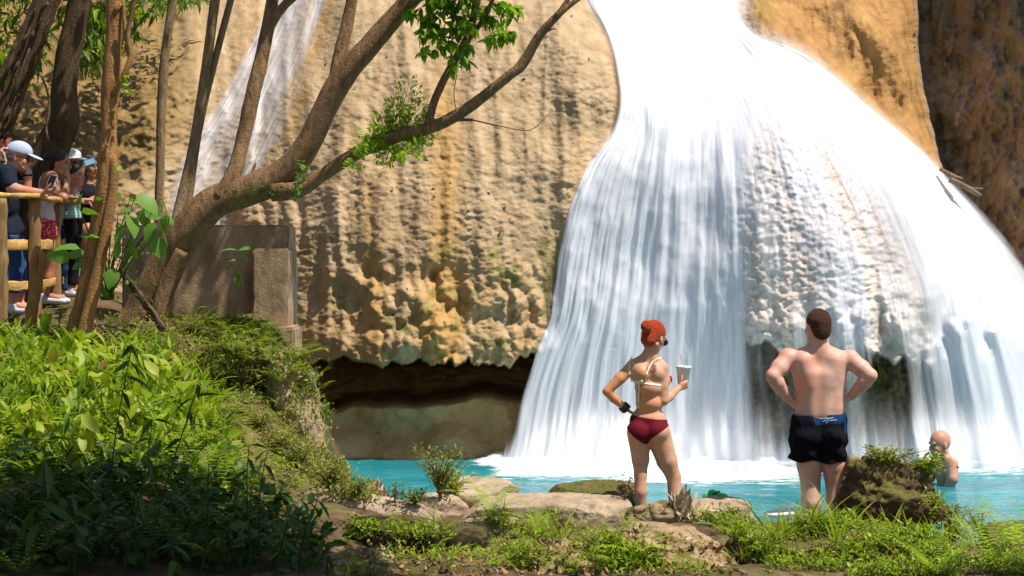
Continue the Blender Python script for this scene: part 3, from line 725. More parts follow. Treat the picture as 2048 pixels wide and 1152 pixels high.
for px, d, wd in ((2, 16.62, 0.09), (70, 16.95, 0.09), (111, 18.4, 0.09), (150, 19.8, 0.07)):
    plank('post', [fp(px, d, float(ground(xw(px, d), d)) - 0.15), fp(px + 1, d, fz - 0.024)], wd, wd, M_POST, fence, seed=px)
# ------------------------------------------------------------------ trees
def bark_mat(name, a, b, c3=None, sc=1.0):
    t = NT(name); po = t.pos()
    n = t.noise(t.scale(po, 9 * sc, 9 * sc, 3 * sc), 2, 6, 0.65, 0.6); n2 = t.noise(po, 6, 4, 0.6)
    c = t.ramp(n, [(0.3, a), (0.68, b)])
    if c3: c = t.mix(t.ramp(n2, [(0.5, 0.0), (0.66, 0.85)]), c, c3)
    return t.done(t.bsdf(c, 0.88, t.bump(t.math('ADD', n, t.math('MULTIPLY', t.noise(po, 60, 4, 0.6), 0.5)), 0.9, 0.03), 0.15))
M_BARK = bark_mat('brown_bark', (0.11, 0.062, 0.028), (0.36, 0.215, 0.11), (0.23, 0.145, 0.08))
M_BARK2 = bark_mat('orange_bark', (0.22, 0.10, 0.035), (0.46, 0.24, 0.09), (0.27, 0.16, 0.07))
M_BARK3 = bark_mat('dark_bark', (0.05, 0.032, 0.018), (0.16, 0.10, 0.055), (0.10, 0.08, 0.03))
M_STEM = bark_mat('grey_stem_bark', (0.15, 0.095, 0.045), (0.36, 0.245, 0.135), None)

def spline(pts, step):
    """Catmull-Rom through rows of values"""
    p = np.asarray(pts, float); p = np.concatenate([[2 * p[0] - p[1]], p, [2 * p[-1] - p[-2]]])
    out = []
    for i in range(1, len(p) - 2):
        n = max(2, int(np.linalg.norm(p[i + 1, :3] - p[i, :3]) / step))
        for u in np.arange(n) / n:
            out.append(0.5 * ((2 * p[i]) + (-p[i - 1] + p[i + 1]) * u + (2 * p[i - 1] - 5 * p[i] + 4 * p[i + 1] - p[i + 2]) * u * u + (-p[i - 1] + 3 * p[i] - 3 * p[i + 1] + p[i + 2]) * u ** 3))
    out.append(p[-2]); return np.array(out)

def tube_np(rows, ns=14, lump=0.12, seed=0, flute=0.0, step=0.05, cap=True):
    """rows (x,y,z,r) -> V,F of a bark-like tube"""
    s = spline(rows, step); c = s[:, :3]; r = np.maximum(s[:, 3], 0.001)
    tg = np.gradient(c, axis=0); tg /= np.linalg.norm(tg, axis=1, keepdims=True) + 1e-9
    ref = np.array([0, 1.0, 0.001]); N = np.zeros_like(c)
    n = ref - tg[0] * (ref @ tg[0]); n /= np.linalg.norm(n)
    for i in range(len(c)):
        n = n - tg[i] * (n @ tg[i]); n /= np.linalg.norm(n); N[i] = n
    B = np.cross(tg, N)
    a = np.arange(ns) / ns * 2 * np.pi
    L = np.concatenate([[0], np.cumsum(np.linalg.norm(np.diff(c, axis=0), axis=1))])
    ca, sa = np.cos(a), np.sin(a)
    rr = r[:, None] * (1 + lump * fbm(ca[None] * 1.3 + seed * 3, sa[None] * 1.3, L[:, None] / (r.mean() * 5), seed=seed, oct=3) + 0.5 * lump * fbm(ca[None] * 3 + seed, sa[None] * 3, L[:, None] / (r.mean() * 1.2), seed=seed + 5, oct=2))
    if flute: rr = rr * (1 + flute * np.sin(a[None] * 3 + L[:, None] * 0.9 + seed))
    V = c[:, None] + rr[..., None] * (ca[None, :, None] * N[:, None] + sa[None, :, None] * B[:, None])
    m = len(c); i = np.arange(m - 1)[:, None] * ns; j = np.arange(ns)[None]; j2 = (j + 1) % ns
    Fq = np.stack([i + j, i + j2, i + ns + j2, i + ns + j], -1).reshape(-1, 4)
    V = V.reshape(-1, 3)
    if cap:
        V = np.concatenate([V, [c[0], c[-1]]]); k = np.arange(ns); k2 = (k + 1) % ns
        T = np.concatenate([np.stack([k2, k, np.full(ns, m * ns)], -1), np.stack([(m - 1) * ns + k, (m - 1) * ns + k2, np.full(ns, m * ns + 1)], -1)])
        return V, Fq, T
    return V, Fq, np.zeros((0, 3), int)

def merge(parts):
    V = []; Q = []; T = []; o = 0
    for v, q, t3 in parts:
        V.append(v); Q.append(q + o); T.append(t3 + o); o += len(v)
    return np.concatenate(V), [np.concatenate(Q), np.concatenate(T)]

def prow(rows):
    """rows (px,py,r_px,d) -> (x,y,z,r metres)"""
    a = np.array(rows, float); return np.concatenate([Pn(a[:, 0], a[:, 1], a[:, 3]), (a[:, 2] * a[:, 3] / F)[:, None]], 1)

def limb(name, tubes, mat, parent, ns=14, lump=0.12, seed=0, flute=0.0, step=0.04):
    V, Fc = merge([tube_np(prow(r), ns, lump, seed + i, flute, step) for i, r in enumerate(tubes)])
    return link(name, mesh_np(name, V, Fc), mat, parent)

tr = empty('leaning_tree', P(290, 640, 16.9)); tag(tr, 'big leaning tree growing in front of the concrete wall, its limbs crossing the cliff', 'tree')
limb('trunk', [[(262,690,50,16.95),(285,635,41,16.95),(330,540,37,16.9),(375,460,34,16.8),(430,405,32,16.75),(500,380,30,16.7),(560,352,30,16.65),(610,298,26,16.6),(650,218,24,16.55),(690,150,24,16.5),(740,92,21,16.45),(800,22,19,16.4),(880,-70,17,16.3)],
               [(310,640,16,16.75),(335,560,15,16.75),(365,500,14,16.72)]], M_BARK, tr, 20, 0.14, 1, 0.04)
limb('branch', [[(440,400,22,16.7),(466,350,17,16.72),(483,290,15,16.8),(510,172,15,16.85),(533,70,13,16.9),(545,0,12,16.9),(556,-80,11,16.9)],
                [(536,60,10,16.9),(562,18,9,16.85),(600,-18,8,16.8)]], M_BARK, tr, 14, 0.12, 11)
limb('branch', [[(664,190,13,16.5),(680,110,14,16.55),(698,30,12,16.6),(715,-70,11,16.6)]], M_BARK, tr, 14, 0.1, 21)
limb('branch', [[(545,380,22,16.6),(600,378,17,16.55),(650,347,14,16.5),(720,302,14,16.4),(750,288,17,16.4),(800,270,13,16.3),(870,252,12,16.2),(940,213,12,16.1),(1020,150,10,16.0),(1045,128,11,16.0),(1082,68,9,15.95),(1122,24,7,15.9),(1165,-8,4,15.9),(1200,-40,3,15.9)],
                [(1110,36,6,15.9),(1130,8,5,15.9),(1150,-25,4,15.9)],
                [(856,250,9,16.2),(868,205,8,16.25),(885,165,8,16.3),(915,112,8,16.3),(938,70,9,16.3),(948,30,8,16.3),(962,-30,7,16.3)],
                [(940,75,6,16.3),(965,40,5,16.2),(985,0,4,16.1),(1000,-40,4,16.1)],
                [(880,248,5,16.2),(905,240,4,16.15),(945,240,3,16.1)],[(945,240,1.6,16.1),(1000,252,1.2,16.05),(1060,260,1,16.0),(1100,225,0.8,16.0)],
                [(915,232,1.3,16.1),(908,190,1,16.1),(915,140,0.8,16.1)],[(1083,66,4,15.95),(1105,58,2,15.9),(1112,58,1,15.9)]], M_BARK, tr, 12, 0.13, 31)
limb('shoot', [[(348,470,11,16.9),(358,420,11,17.0),(385,300,10,17.05),(410,150,10,17.1),(430,0,10,17.1),(442,-80,10,17.1)]], M_STEM, tr, 10, 0.07, 41)
limb('shoot', [[(366,440,8,17.0),(378,400,7,17.05),(400,250,7,17.1),(430,120,7,17.15),(464,-10,7,17.15),(480,-80,7,17.15)]], M_STEM, tr, 10, 0.07, 43)
limb('stub', [[(505,352,4,16.7),(508,335,3,16.7),(512,325,2,16.7)]], M_BARK, tr, 8, 0.1, 47)
sp = empty('sapling', P(315, 600, 18.9)); tag(sp, 'thin bare sapling rising straight behind the broad leaved plant', 'tree')
limb('trunk', [[(312,620,9,18.6),(318,410,9,18.6),(321,300,9,18.6),(322,235,9,18.6),(326,160,10,18.6),(331,100,9,18.6),(345,0,9,18.6),(352,-80,9,18.6)]], M_STEM, sp, 10, 0.08, 51)
tb = empty('twin_stem_tree', P(155, 668, 16.0)); tag(tb, 'orange barked tree with two stems grown together, in front of the fence', 'tree')
limb('trunk', [[(140,700,24,15.95),(152,660,19,15.95),(175,560,17,15.9),(203,420,18,15.85),(214,335,21,15.85),(217,270,17,15.85),(219,200,18,15.85),(222,165,20,15.85),(226,90,15,15.85),(228,20,17,15.85),(222,-70,18,15.85)]], M_BARK2, tb, 16, 0.15, 61, 0.05)
limb('trunk', [[(164,700,18,15.8),(172,650,14,15.8),(196,540,12,15.8),(218,430,11,15.8),(228,350,10,15.8),(224,310,8,15.8)]], M_BARK2, tb, 12, 0.13, 65)
limb('branch', [[(226,190,7,15.8),(248,150,6,15.75),(262,112,6,15.75),(256,80,5,15.75),(258,50,5,15.75),(272,-20,5,15.7)],[(258,110,4,15.75),(250,60,4,15.8),(246,0,4,15.8)],[(228,30,6,15.8),(240,4,7,15.8)]], M_BARK2, tb, 9, 0.15, 67)
tc = empty('vine_covered_tree', P(-10, 420, 18.0)); tag(tc, 'thick dark tree trunk hung with rough creepers above the onlookers', 'tree')
limb('trunk', [[(-50,520,38,18.2),(-30,330,34,18.1),(5,215,32,18.0),(38,140,31,18.0),(70,60,29,18.0),(98,-10,27,18.0),(120,-90,26,18.0)]], M_BARK3, tc, 18, 0.22, 71)
rg = np.random.default_rng(5); vt = []
for k in range(26):
    u = rg.uniform(0, 1); y = 330 - 360 * u; x = curve_x([(-30,330),(5,215),(38,140),(70,60),(98,-10),(110,-60)], y) + rg.uniform(-30, 34); L = rg.uniform(40, 150)
    vt.append([(x + rg.uniform(-5, 5) + (i / 4) * L * -0.42, y + i / 4 * L, rg.uniform(1.5, 4.5), 17.85 + rg.uniform(-0.06, 0.05)) for i in range(5)])
limb('creeper', vt, M_BARK3, tc, 6, 0.3, 75, step=0.06)
td = empty('curved_dark_tree', P(70, 460, 18.6)); tag(td, 'smooth dark tree trunk with a swollen bend, left of the twin stemmed tree', 'tree')
limb('trunk', [[(20,520,46,18.9),(70,370,40,18.8),(104,295,34,18.75),(126,240,31,18.7),(128,180,25,18.7),(136,110,24,18.7),(152,40,23,18.7),(172,-80,21,18.7)]], M_BARK3, td, 18, 0.14, 81)
limb('aerial_root', [[(80,145,2.5,18.4),(95,185,2.5,18.35),(98,225,2.5,18.35),(92,255,2.5,18.35),(98,285,2,18.35)]], M_STEM, td, 6, 0.2, 85)
lp = empty('log_post', P(68, 664, 16.2)); tag(lp, 'gnarled short log standing upright in front of the fence', 'log')
limb('log', [[(58,690,13,16.2),(64,620,12,16.2),(72,560,13,16.2),(70,520,10,16.2),(76,492,7,16.2)],[(76,555,8,16.2),(84,520,6,16.15),(82,502,4,16.15)]], M_BARK2, lp, 12, 0.25, 91)
M_BEAM = wood_mat('dark_board', (0.05, 0.03, 0.015), (0.13, 0.085, 0.045), (6, 6, 6))
bo = plank('board', [P(238, 538, 16.35), P(285, 600, 16.3), P(328, 660, 16.2)], 0.03, 0.055, M_BEAM, None, seed=5)
tag(bo, 'dark board leaning down into the plants beside the big tree', 'board')
dw = empty('driftwood_log', P(1930, 372, 20.6)); tag(dw, 'pale driftwood log wedged between the falls and the dark cliff', 'driftwood')
M_DRIFT = bark_mat('bleached_wood', (0.14, 0.095, 0.06), (0.30, 0.22, 0.15))
limb('log', [[(1880,338,4,20.55),(1905,352,5,20.5),(1925,358,3,20.5)],[(1900,358,6,20.5),(1935,376,6,20.45),(1962,392,4,20.4)],[(1940,376,3,20.45),(1965,378,2,20.4)]], M_DRIFT, dw, 9, 0.2, 95)
# ------------------------------------------------------------------ leaves
def leaf_tpl(w=0.3, n=5, droop=0.25, fold=0.12, tip=1.2, wave=0.0):
    """a leaf of length 1 along +x, width w, folded at the midrib, drooping: V (k,3), F quads"""
    V = []
    for i in range(n + 1):
        u = i / n
        hw = w * 0.5 * (math.sin(math.pi * min(1, u ** 0.8)) ** 0.8) * (1 if u < 0.98 else 0.0) + 0.004
        if u > 0.6: hw *= (1 - (u - 0.6) / 0.4) ** (tip - 1) if u < 1 else 0.02
        z = -droop * u * u; f = fold * hw * 2
        wz = wave * math.sin(u * 9)
        V += [(u, -hw, z + f + wz), (u, 0, z), (u, hw, z + f - wz)]
    Fq = []
    for i in range(n):
        a = i * 3
        Fq += [(a, a + 3, a + 4, a + 1), (a + 1, a + 4, a + 5, a + 2)]
    return np.array(V), np.array(Fq)
T_LANCE = leaf_tpl(0.16, 4, 0.35, 0.15, 1.4)
T_OVAL = leaf_tpl(0.46, 4, 0.2, 0.12, 1.1)
T_SMALL = leaf_tpl(0.40, 2, 0.12, 0.12, 1.0)
T_ROUND = leaf_tpl(0.80, 5, 0.28, 0.08, 1.0, 0.015)
T_BLADE = leaf_tpl(0.04, 5, 0.5, 0.2, 1.3)

def basis(dirs, roll=None):
    d = dirs / (np.linalg.norm(dirs, axis=1, keepdims=True) + 1e-9)
    up = np.tile([0, 0, 1.0], (len(d), 1)); near = np.abs(d[:, 2]) > 0.98; up[near] = [1, 0, 0]
    s = np.cross(up, d); s /= np.linalg.norm(s, axis=1, keepdims=True) + 1e-9
    n = np.cross(d, s)
    if roll is not None:
        c, q = np.cos(roll)[:, None], np.sin(roll)[:, None]; s, n = s * c + n * q, n * c - s * q
    return d, s, n
def leaves(tpl, pos, dirs, length, width=1.0, roll=None):
    V0, F0 = tpl; d, s, n = basis(np.asarray(dirs, float), roll)
    L = np.broadcast_to(np.asarray(length, float), (len(pos),))[:, None, None]; W = np.broadcast_to(np.asarray(width, float), (len(pos),))[:, None, None]
    V = np.asarray(pos)[:, None] + L * (V0[None, :, 0:1] * d[:, None] + W * V0[None, :, 1:2] * s[:, None] + V0[None, :, 2:3] * n[:, None])
    k = len(V0); Fq = (F0[None] + (np.arange(len(pos)) * k)[:, None, None]).reshape(-1, 4)
    return V.reshape(-1, 3), Fq
def cat(parts):
    V = []; Q = []; o = 0
    for v, q in parts:
        V.append(v); Q.append(q + o); o += len(v)
    return np.concatenate(V), np.concatenate(Q)
def rdir(rg, n, elev_lo, elev_hi):
    a = rg.uniform(0, 2 * np.pi, n); e = np.radians(rg.uniform(elev_lo, elev_hi, n))
    return np.stack([np.cos(a) * np.cos(e), np.sin(a) * np.cos(e), np.sin(e)], -1)

M_LUSH = leaf_mat('lush_leaf', (0.12, 0.235, 0.014), (0.33, 0.46, 0.03), (0.42, 0.38, 0.05), 0.5)
M_FERN = leaf_mat('fern_leaf', (0.17, 0.29, 0.018), (0.38, 0.50, 0.03), (0.42, 0.34, 0.05), 0.5)
M_SHADEL = leaf_mat('shade_dark_leaf', (0.022, 0.058, 0.008), (0.055, 0.12, 0.013), None, 0.4)  # albedo lowered to put the lower-left shade into the leaf colour
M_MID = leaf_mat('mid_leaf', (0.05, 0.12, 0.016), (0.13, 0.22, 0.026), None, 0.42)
M_SHRUB = leaf_mat('shrub_leaf', (0.16, 0.22, 0.025), (0.32, 0.37, 0.055), (0.40, 0.27, 0.06), 0.42)
M_BIGL = leaf_mat('broad_leaf', (0.11, 0.24, 0.04), (0.17, 0.33, 0.05), (0.30, 0.40, 0.05), 0.42)
M_LIME = leaf_mat('lime_leaf', (0.26, 0.44, 0.018), (0.42, 0.60, 0.035), None, 0.5)
M_TREEL = leaf_mat('tree_leaf', (0.07, 0.19, 0.015), (0.24, 0.42, 0.022), (0.36, 0.48, 0.04), 0.58)
M_YELL = leaf_mat('yellow_green_leaf', (0.26, 0.36, 0.02), (0.44, 0.50, 0.05), (0.40, 0.28, 0.08), 0.5)
M_MOSSL = leaf_mat('moss_leaf', (0.09, 0.10, 0.015), (0.24, 0.25, 0.03), (0.25, 0.15, 0.05), 0.3)
M_GRASS = leaf_mat('grass_blade', (0.20, 0.30, 0.02), (0.38, 0.46, 0.045), (0.45, 0.36, 0.12), 0.45)
M_DEAD = leaf_mat('dead_leaf', (0.16, 0.07, 0.025), (0.40, 0.24, 0.11), (0.55, 0.42, 0.30), 0.15, 0.6)
M_TWIG = simple('green_stem', (0.12, 0.14, 0.035), 0.7)
M_SHADESTEM = simple('shade_dark_stem', (0.025, 0.04, 0.012), 0.7)  # darker copy of the green stem, shade put into its colour
M_TWIGB = simple('brown_twig', (0.16, 0.10, 0.05), 0.8)

def stems(rows_list, ns=5):
    return merge([tube_np(np.array(r), ns, 0.0, 1, 0, 0.08, False) for r in rows_list])

def frond(rg, base, az, L, arch, npin=22, pw=0.34, seedless=0):
    """fern frond: arched rachis with paired leaflets"""
    u = np.linspace(0, 1, npin + 1)
    e0 = np.radians(arch[0]); e1 = np.radians(arch[1]); el = e0 + (e1 - e0) * u
    st = L / npin
    h = np.concatenate([[0], np.cumsum(np.cos(el[:-1]) * st)]); z = np.concatenate([[0], np.cumsum(np.sin(el[:-1]) * st)])
    dx, dy = math.cos(az), math.sin(az)
    pts = np.stack([base[0] + h * dx, base[1] + h * dy, base[2] + z], -1)
    tg = np.stack([np.cos(el) * dx, np.cos(el) * dy, np.sin(el)], -1)
    side = np.array([-dy, dx, 0.0])
    k0 = 3
    w = pw * L * np.sin(np.pi * np.clip(0.12 + 0.88 * u[k0:], 0, 1)) ** 0.7 * (1 - 0.3 * u[k0:])
    P1 = np.concatenate([pts[k0:], pts[k0:]]); sg = np.concatenate([np.ones(npin + 1 - k0), -np.ones(npin + 1 - k0)])[:, None]
    D1 = side[None] * sg * 0.9 + np.concatenate([tg[k0:], tg[k0:]]) * 0.38 + np.array([0, 0, -0.10]) + rg.normal(0, 0.05, (len(P1), 3))
    Lp = np.concatenate([w, w]) * 0.5
    tp = leaf_tpl(2.6 / npin / pw * 0.55, 3, 0.15, 0.1, 1.3)
    lv = leaves(tp, P1, D1, np.maximum(Lp, 0.004), L / npin * 1.25 / np.maximum(Lp, 0.004) / (2.6 / npin / pw * 0.55) * 0.62)
    # rachis as a thin folded strip
    rc = leaves(leaf_tpl(0.012, 6, 0, 0.3, 1.0), pts[:-1], np.diff(pts, axis=0), st * 1.05, 1.0)
    return cat([lv, rc])

def fern(px, py, d, n, L, label, seed, arch=(84, 5), mat=None, group=None, azr=(0, 6.283), pt=None, name='fern'):
    rg = np.random.default_rng(seed)
    p = seat(px, py, d) if pt is None else np.array(pt)
    root = empty(name, p)
    for k in range(n):
        az = azr[0] + (azr[1] - azr[0]) * ((k + rg.uniform(0, 0.7)) / n)
        V, Fq = frond(rg, p, az, 1.3 * L * rg.uniform(0.7, 1.1), (arch[0] + 18 + rg.uniform(-16, 8), arch[1] + 30 + rg.uniform(-25, 25)), 20)
        link('frond', mesh_np('frond', V, Fq), mat or M_FERN, root)
    return tag(root, label, 'fern', group)

def stuff(name, parts, mat):
    V, Fq = cat(parts)
    return tag(link(name, mesh_np(name, V, Fq), mat), kind='stuff')

def scatter(rg, n, poly, lo=9.0, hi=19.0, bbox=None):
    """points of the ground seen inside a polygon of the photograph"""
    xs = [p[0] for p in poly]; ys = [p[1] for p in poly]
    px = rg.uniform(min(xs), max(xs), n * 2); py = rg.uniform(min(ys), max(ys), n * 2)
    k = in_poly(px, py, poly); px, py = px[k][:n], py[k][:n]
    p, ok = hit(px, py, lo, hi, 120)
    return p[ok]

rg = np.random.default_rng(11)
TOP_ = [(300,640),(520,640),(600,690),(650,790),(600,800),(540,760),(430,700)]
def seat(px, py, d, tol=0.12):
    """a root on whatever stands at that pixel: the given distance if it is on or just above the surface, else the surface itself"""
    p = np.array(P(px, py, d)); o = Vector((0, 0, CAMZ)); v = Vector(p) - o
    h = SURF().ray_cast(o, v.normalized(), 40)
    if h[0] is not None and h[0].y < d: p = np.array(h[0])
    g = SURF().ray_cast(Vector(p) + Vector((0, 0, 0.06)), Vector((0, 0, -1)), 3)
    if g[0] is not None: p[2] = g[0].z
    return p
# --- lush lance-leaved plants on the left bank: upright stems each with a ladder of leaves
LUSH = [(-30,690),(120,690),(300,690),(380,760),(440,850),(480,930),(520,990),(440,1010),(250,980),(-30,960)]
pts = np.concatenate([scatter(rg, 430, LUSH), scatter(rg, 640, [(-30,660),(200,690),(330,720),(420,840),(300,900),(-30,900)])])
pts = pts[fbm(pts[:, 0] / .5, pts[:, 1] / .5, 2, seed=311) > -.28]
pl = []
for p in pts:
    tall = rg.random() < 0.30; h = (rg.uniform(0.2, 0.44) if tall else rg.uniform(0.05, 0.2)) * (1 - 0.55 * float(sstep(14.2, 15.6, p[1]))); n = rg.integers(5, 10); lean = rg.normal(0, 0.12, 2)
    u = np.linspace(0.25, 1, n); q = p + np.stack([lean[0] * u * h, lean[1] * u * h, u * h], -1)
    a = rg.uniform(0, 6.28) + np.arange(n) * 2.4; e = np.radians(rg.uniform(5, 78, n))
    D = np.stack([np.cos(a) * np.cos(e), np.sin(a) * np.cos(e), np.sin(e)], -1)
    if rg.random() < .35: D[:, 2] -= 1.3
    pl.append((q, D, rg.uniform(0.07, 0.17, n) * (1.0 if tall else 0.75)))
Q = np.concatenate([x[0] for x in pl]); D = np.concatenate([x[1] for x in pl]); Ls = np.concatenate([x[2] for x in pl])
kind = np.repeat(rg.random(len(pl)), [len(x[0]) for x in pl])
for lo_, hi_, tp_, mm in ((0, .55, T_LANCE, M_LUSH), (.55, .72, T_OVAL, M_LUSH), (.72, .88, T_LANCE, M_MID), (.88, 1.01, T_OVAL, M_YELL)):
    k = (kind >= lo_) & (kind < hi_); stuff('undergrowth', [leaves(tp_, Q[k], D[k], Ls[k] * 1.1, 1.0, rg.normal(0, 0.7, k.sum()))], mm)
# clumps of upright strap leaves among them
Q = np.repeat(scatter(rg, 420, [(-30,670),(260,690),(400,760),(450,860),(330,960),(-30,960)]), 7, 0); Q = Q + rg.normal(0, 0.025, Q.shape) * [1, 1, 0]
stuff('undergrowth', [leaves(leaf_tpl(0.13, 5, 0.55, 0.2, 1.3), Q, rdir(rg, len(Q), 35, 88), rg.uniform(0.10, 0.26, len(Q)), 1.0, rg.normal(0, 0.8, len(Q)))], M_LUSH)
Q = scatter(rg, 230, [(240,850),(420,760),(520,900),(600,1010),(560,1060),(300,990),(-20,960),(-20,860)])
stuff('fern_bed', [frond(rg, q, rg.uniform(0, 6.28), rg.uniform(0.2, 0.46), (rg.uniform(55, 90), rg.uniform(-20, 40)), 15) for q in Q], M_FERN)
Q = scatter(rg, 330, TOP_)
stuff('fern_bed', [frond(rg, q, rg.uniform(0, 6.28), rg.uniform(0.12, 0.28), (rg.uniform(40, 90), rg.uniform(-30, 40)), 14) for q in Q], M_FERN)
# --- low weeds: on the bank top, along the shore, on the mossy earth
def weeds(name, polys, n, hmax, Lr, mat, tpl=T_SMALL, per=(4, 9), patch=None):
    Q = []; D = []; Ls = []
    for poly, f in polys:
        S_ = scatter(rg, int(n * f), poly)
        if patch is not None: S_ = S_[fbm(S_[:, 0] / .28, S_[:, 1] / .28, 1, seed=317, oct=3) > patch]
        for p in S_:
            m = rg.integers(*per); u = rg.uniform(0, 1, m); h = hmax * rg.uniform(0.3, 1)
            Q.append(p + np.stack([rg.normal(0, 0.03, m), rg.normal(0, 0.03, m), u * h], -1)); D.append(rdir(rg, m, 0, 70)); Ls.append(rg.uniform(*Lr, m))
    Q = np.concatenate(Q); D = np.concatenate(D); Ls = np.concatenate(Ls)
    return stuff(name, [leaves(tpl, Q, D, Ls, 1.0, rg.normal(0, 0.6, len(Q)))], mat)
TOP = [(180,640),(300,632),(520,640),(600,690),(650,780),(655,880),(640,920),(560,900),(470,820),(400,760),(330,720),(250,700)]
SHORE = [(1370,1040),(1480,1030),(1560,1040),(1690,1035),(1760,1060),(1900,1070),(1960,1100),(2060,1130),(2060,1160),(1560,1160),(1480,1090),(1400,1065)]
LEFTM = [(560,880),(640,900),(720,960),(760,1000),(720,1010),(600,990),(540,960)]
BOT = [(690,1110),(960,1110),(1240,1090),(1300,1120),(1420,1152),(690,1152)]
FR = [(960,1030),(1130,1030),(1240,1070),(1230,1100),(960,1090)]
weeds('weeds', [(TOP, 1.0), (LEFTM, 0.5)], 800, 0.10, (0.02, 0.05), M_SHRUB)
weeds('weeds', [(SHORE, 1.0), (FR, 0.12), (BOT, 0.34), ([(700,1055),(960,1055),(960,1080),(700,1080)], 0.10)], 1900, 0.10, (0.015, 0.05), M_FERN, patch=0.02)
weeds('weeds', [(SHORE, 0.7), (TOP, 0.5), ([(680,1050),(1250,1050),(1560,1160),(680,1160)], 0.2)], 1200, 0.06, (0.015, 0.045), M_MID, patch=0.0)
weeds('moss_plants', [(SHORE, 1.0), ([(700,1050),(1000,1050),(1000,1080),(700,1080)], 0.2)], 1600, 0.02, (0.006, 0.014), M_MOSSL, patch=-0.2)
Q = np.concatenate([scatter(rg, 170, SHORE), scatter(rg, 90, BOT), scatter(rg, 40, FR)]); Q = Q[fbm(Q[:, 0] / .35, Q[:, 1] / .35, 3, seed=318) > -.05]
stuff('fern_bed', [frond(rg, q, rg.uniform(0, 6.28), rg.uniform(0.10, 0.24), (rg.uniform(40, 90), rg.uniform(-30, 40)), 13) for q in Q], M_FERN)

# --- dead leaves lying on the ground and caught on the cliff
Q = []
for poly, n in (([(660,1090),(980,1100),(1250,1060),(1420,1080),(1500,1160),(650,1160)], 620), ([(0,640),(320,640),(480,700),(330,720),(180,690),(0,680)], 300), ([(1400,1060),(2050,1080),(2050,1150),(1400,1150)], 150)):
    Q.append(scatter(rg, n, poly))
Q = np.concatenate(Q); Q[:, 2] += rg.uniform(0.0, 0.02, len(Q))
stuff('leaf_litter', [leaves(leaf_tpl(0.5, 4, -0.3, -0.35, 1.1, 0.05), Q, rdir(rg, len(Q), -15, 35), rg.uniform(0.02, 0.055, len(Q)), 1.0, rg.uniform(-1.2, 1.2, len(Q)))], M_DEAD)
n = 330; px = rg.uniform(620, 1230, n); py = rg.uniform(20, 900, n); ok = (px < curve_x(TUFL, py) - 12) & ((py < 700) | (py > 815)) & (fbm(px / 120, py / 120, 1, seed=301) > -0.12); px, py = px[ok], py[ok]
c = Pn(px, py, bil(DF, px, py) - 0.008)
a = rg.uniform(0, 6.28, len(c)); dd = np.stack([np.cos(a), rg.normal(0, 0.1, len(c)), np.sin(a)], -1)
V, Fq = leaves(leaf_tpl(0.45, 3, 0.2, 0.2, 1.1), c, dd, rg.uniform(0.02, 0.06, len(c)), 1.0, np.full(len(c), 0.2) + rg.normal(0, .4, len(c)))
M_STUCK = leaf_mat('wet_dead_leaf', (0.035, 0.03, 0.035), (0.13, 0.085, 0.07), (0.40, 0.10, 0.03), 0.05, 0.5)
tag(link('fallen_leaves', mesh_np('fallen_leaves', V, Fq), M_STUCK), kind='stuff')

# --- ferns
fi = 0
for (px, py, d, n, L, lab, ar) in [
    (985, 1058, 13.2, 9, 0.36, 'bright fern arching in front of the longest flat rock slab', (70, -20)),
    (1075, 1064, 13.0, 7, 0.26, 'small bright fern right of the arching fern at the longest flat slab', (60, -25)),
    (1262, 1066, 13.0, 5, 0.20, 'yellow green fern growing by the pale rounded rock', (60, -20)),
    (1275, 1112, 11.5, 6, 0.22, 'bright fern lying over the top of the largest pale boulder', (35, -30)),
    (1150, 1150, 10.9, 4, 0.12, 'tiny fern at the bottom edge, in front of the leaf strewn boulder', (60, -10)),
    (1985, 1135, 11.3, 9, 0.42, 'large lime green fern at the right, in front of the rounded mossy rock', (62, -25)),
    (2055, 1150, 11.0, 9, 0.45, 'fern cut by the right edge of the photo, below the rounded mossy rock', (65, -20)),
    (1880, 1158, 10.9, 7, 0.30, 'fern at the bottom edge, left of the large lime green fern', (50, -25)),
    (1700, 1120, 11.6, 5, 0.20, 'small fern on the wide mossy earth bank, nearest the bottom', (50, -25)),
    (1610, 1060, 12.6, 5, 0.20, 'small fern on the mossy earth below the left leg of the man in shorts', (55, -25)),
    (1480, 1052, 13.2, 5, 0.17, 'small fern in front of the flat rock with the green bag', (60, -20)),
    (395, 668, 16.5, 8, 0.27, 'fern at the foot of the big leaning tree, in front of the wall', (60, -30)),
    (470, 672, 16.5, 8, 0.28, 'fern in the middle of the bank below the concrete wall', (60, -30)),
    (540, 690, 16.5, 8, 0.26, 'fern on the bank just below the buttress of the wall', (60, -30)),
    (600, 728, 16.2, 7, 0.24, 'fern hanging over the steep edge of the bank below the wall footing', (50, -40)),
    (330, 690, 16.0, 6, 0.24, 'fern under the lower end of the dark leaning board', (60, -30)),
    (400, 860, 14.2, 7, 0.30, 'sunlit fern among the lush leaves halfway down the bank', (60, -25)),
    (470, 920, 13.9, 7, 0.28, 'sunlit fern low on the bank, above the long sloping slab', (60, -25)),
    (330, 930, 13.0, 6, 0.30, 'half shaded fern among the tall dark plants', (60, -25)),
    (610, 1080, 12.3, 6, 0.24, 'fern below the end of the long sloping slab', (60, -25)),
    (40, 1130, 10.2, 5, 0.34, 'shaded fern in the bottom left corner', (50, -30)),
    (420, 1120, 10.6, 5, 0.30, 'shaded fern at the bottom, below the dark leafy plants', (50, -30))]:
    fern(px, py, d, n, L, lab, 400 + fi, ar, M_LIME if 'lime' in lab or 'bright' in lab or 'cut by' in lab else M_FERN, 'ferns'); fi += 1

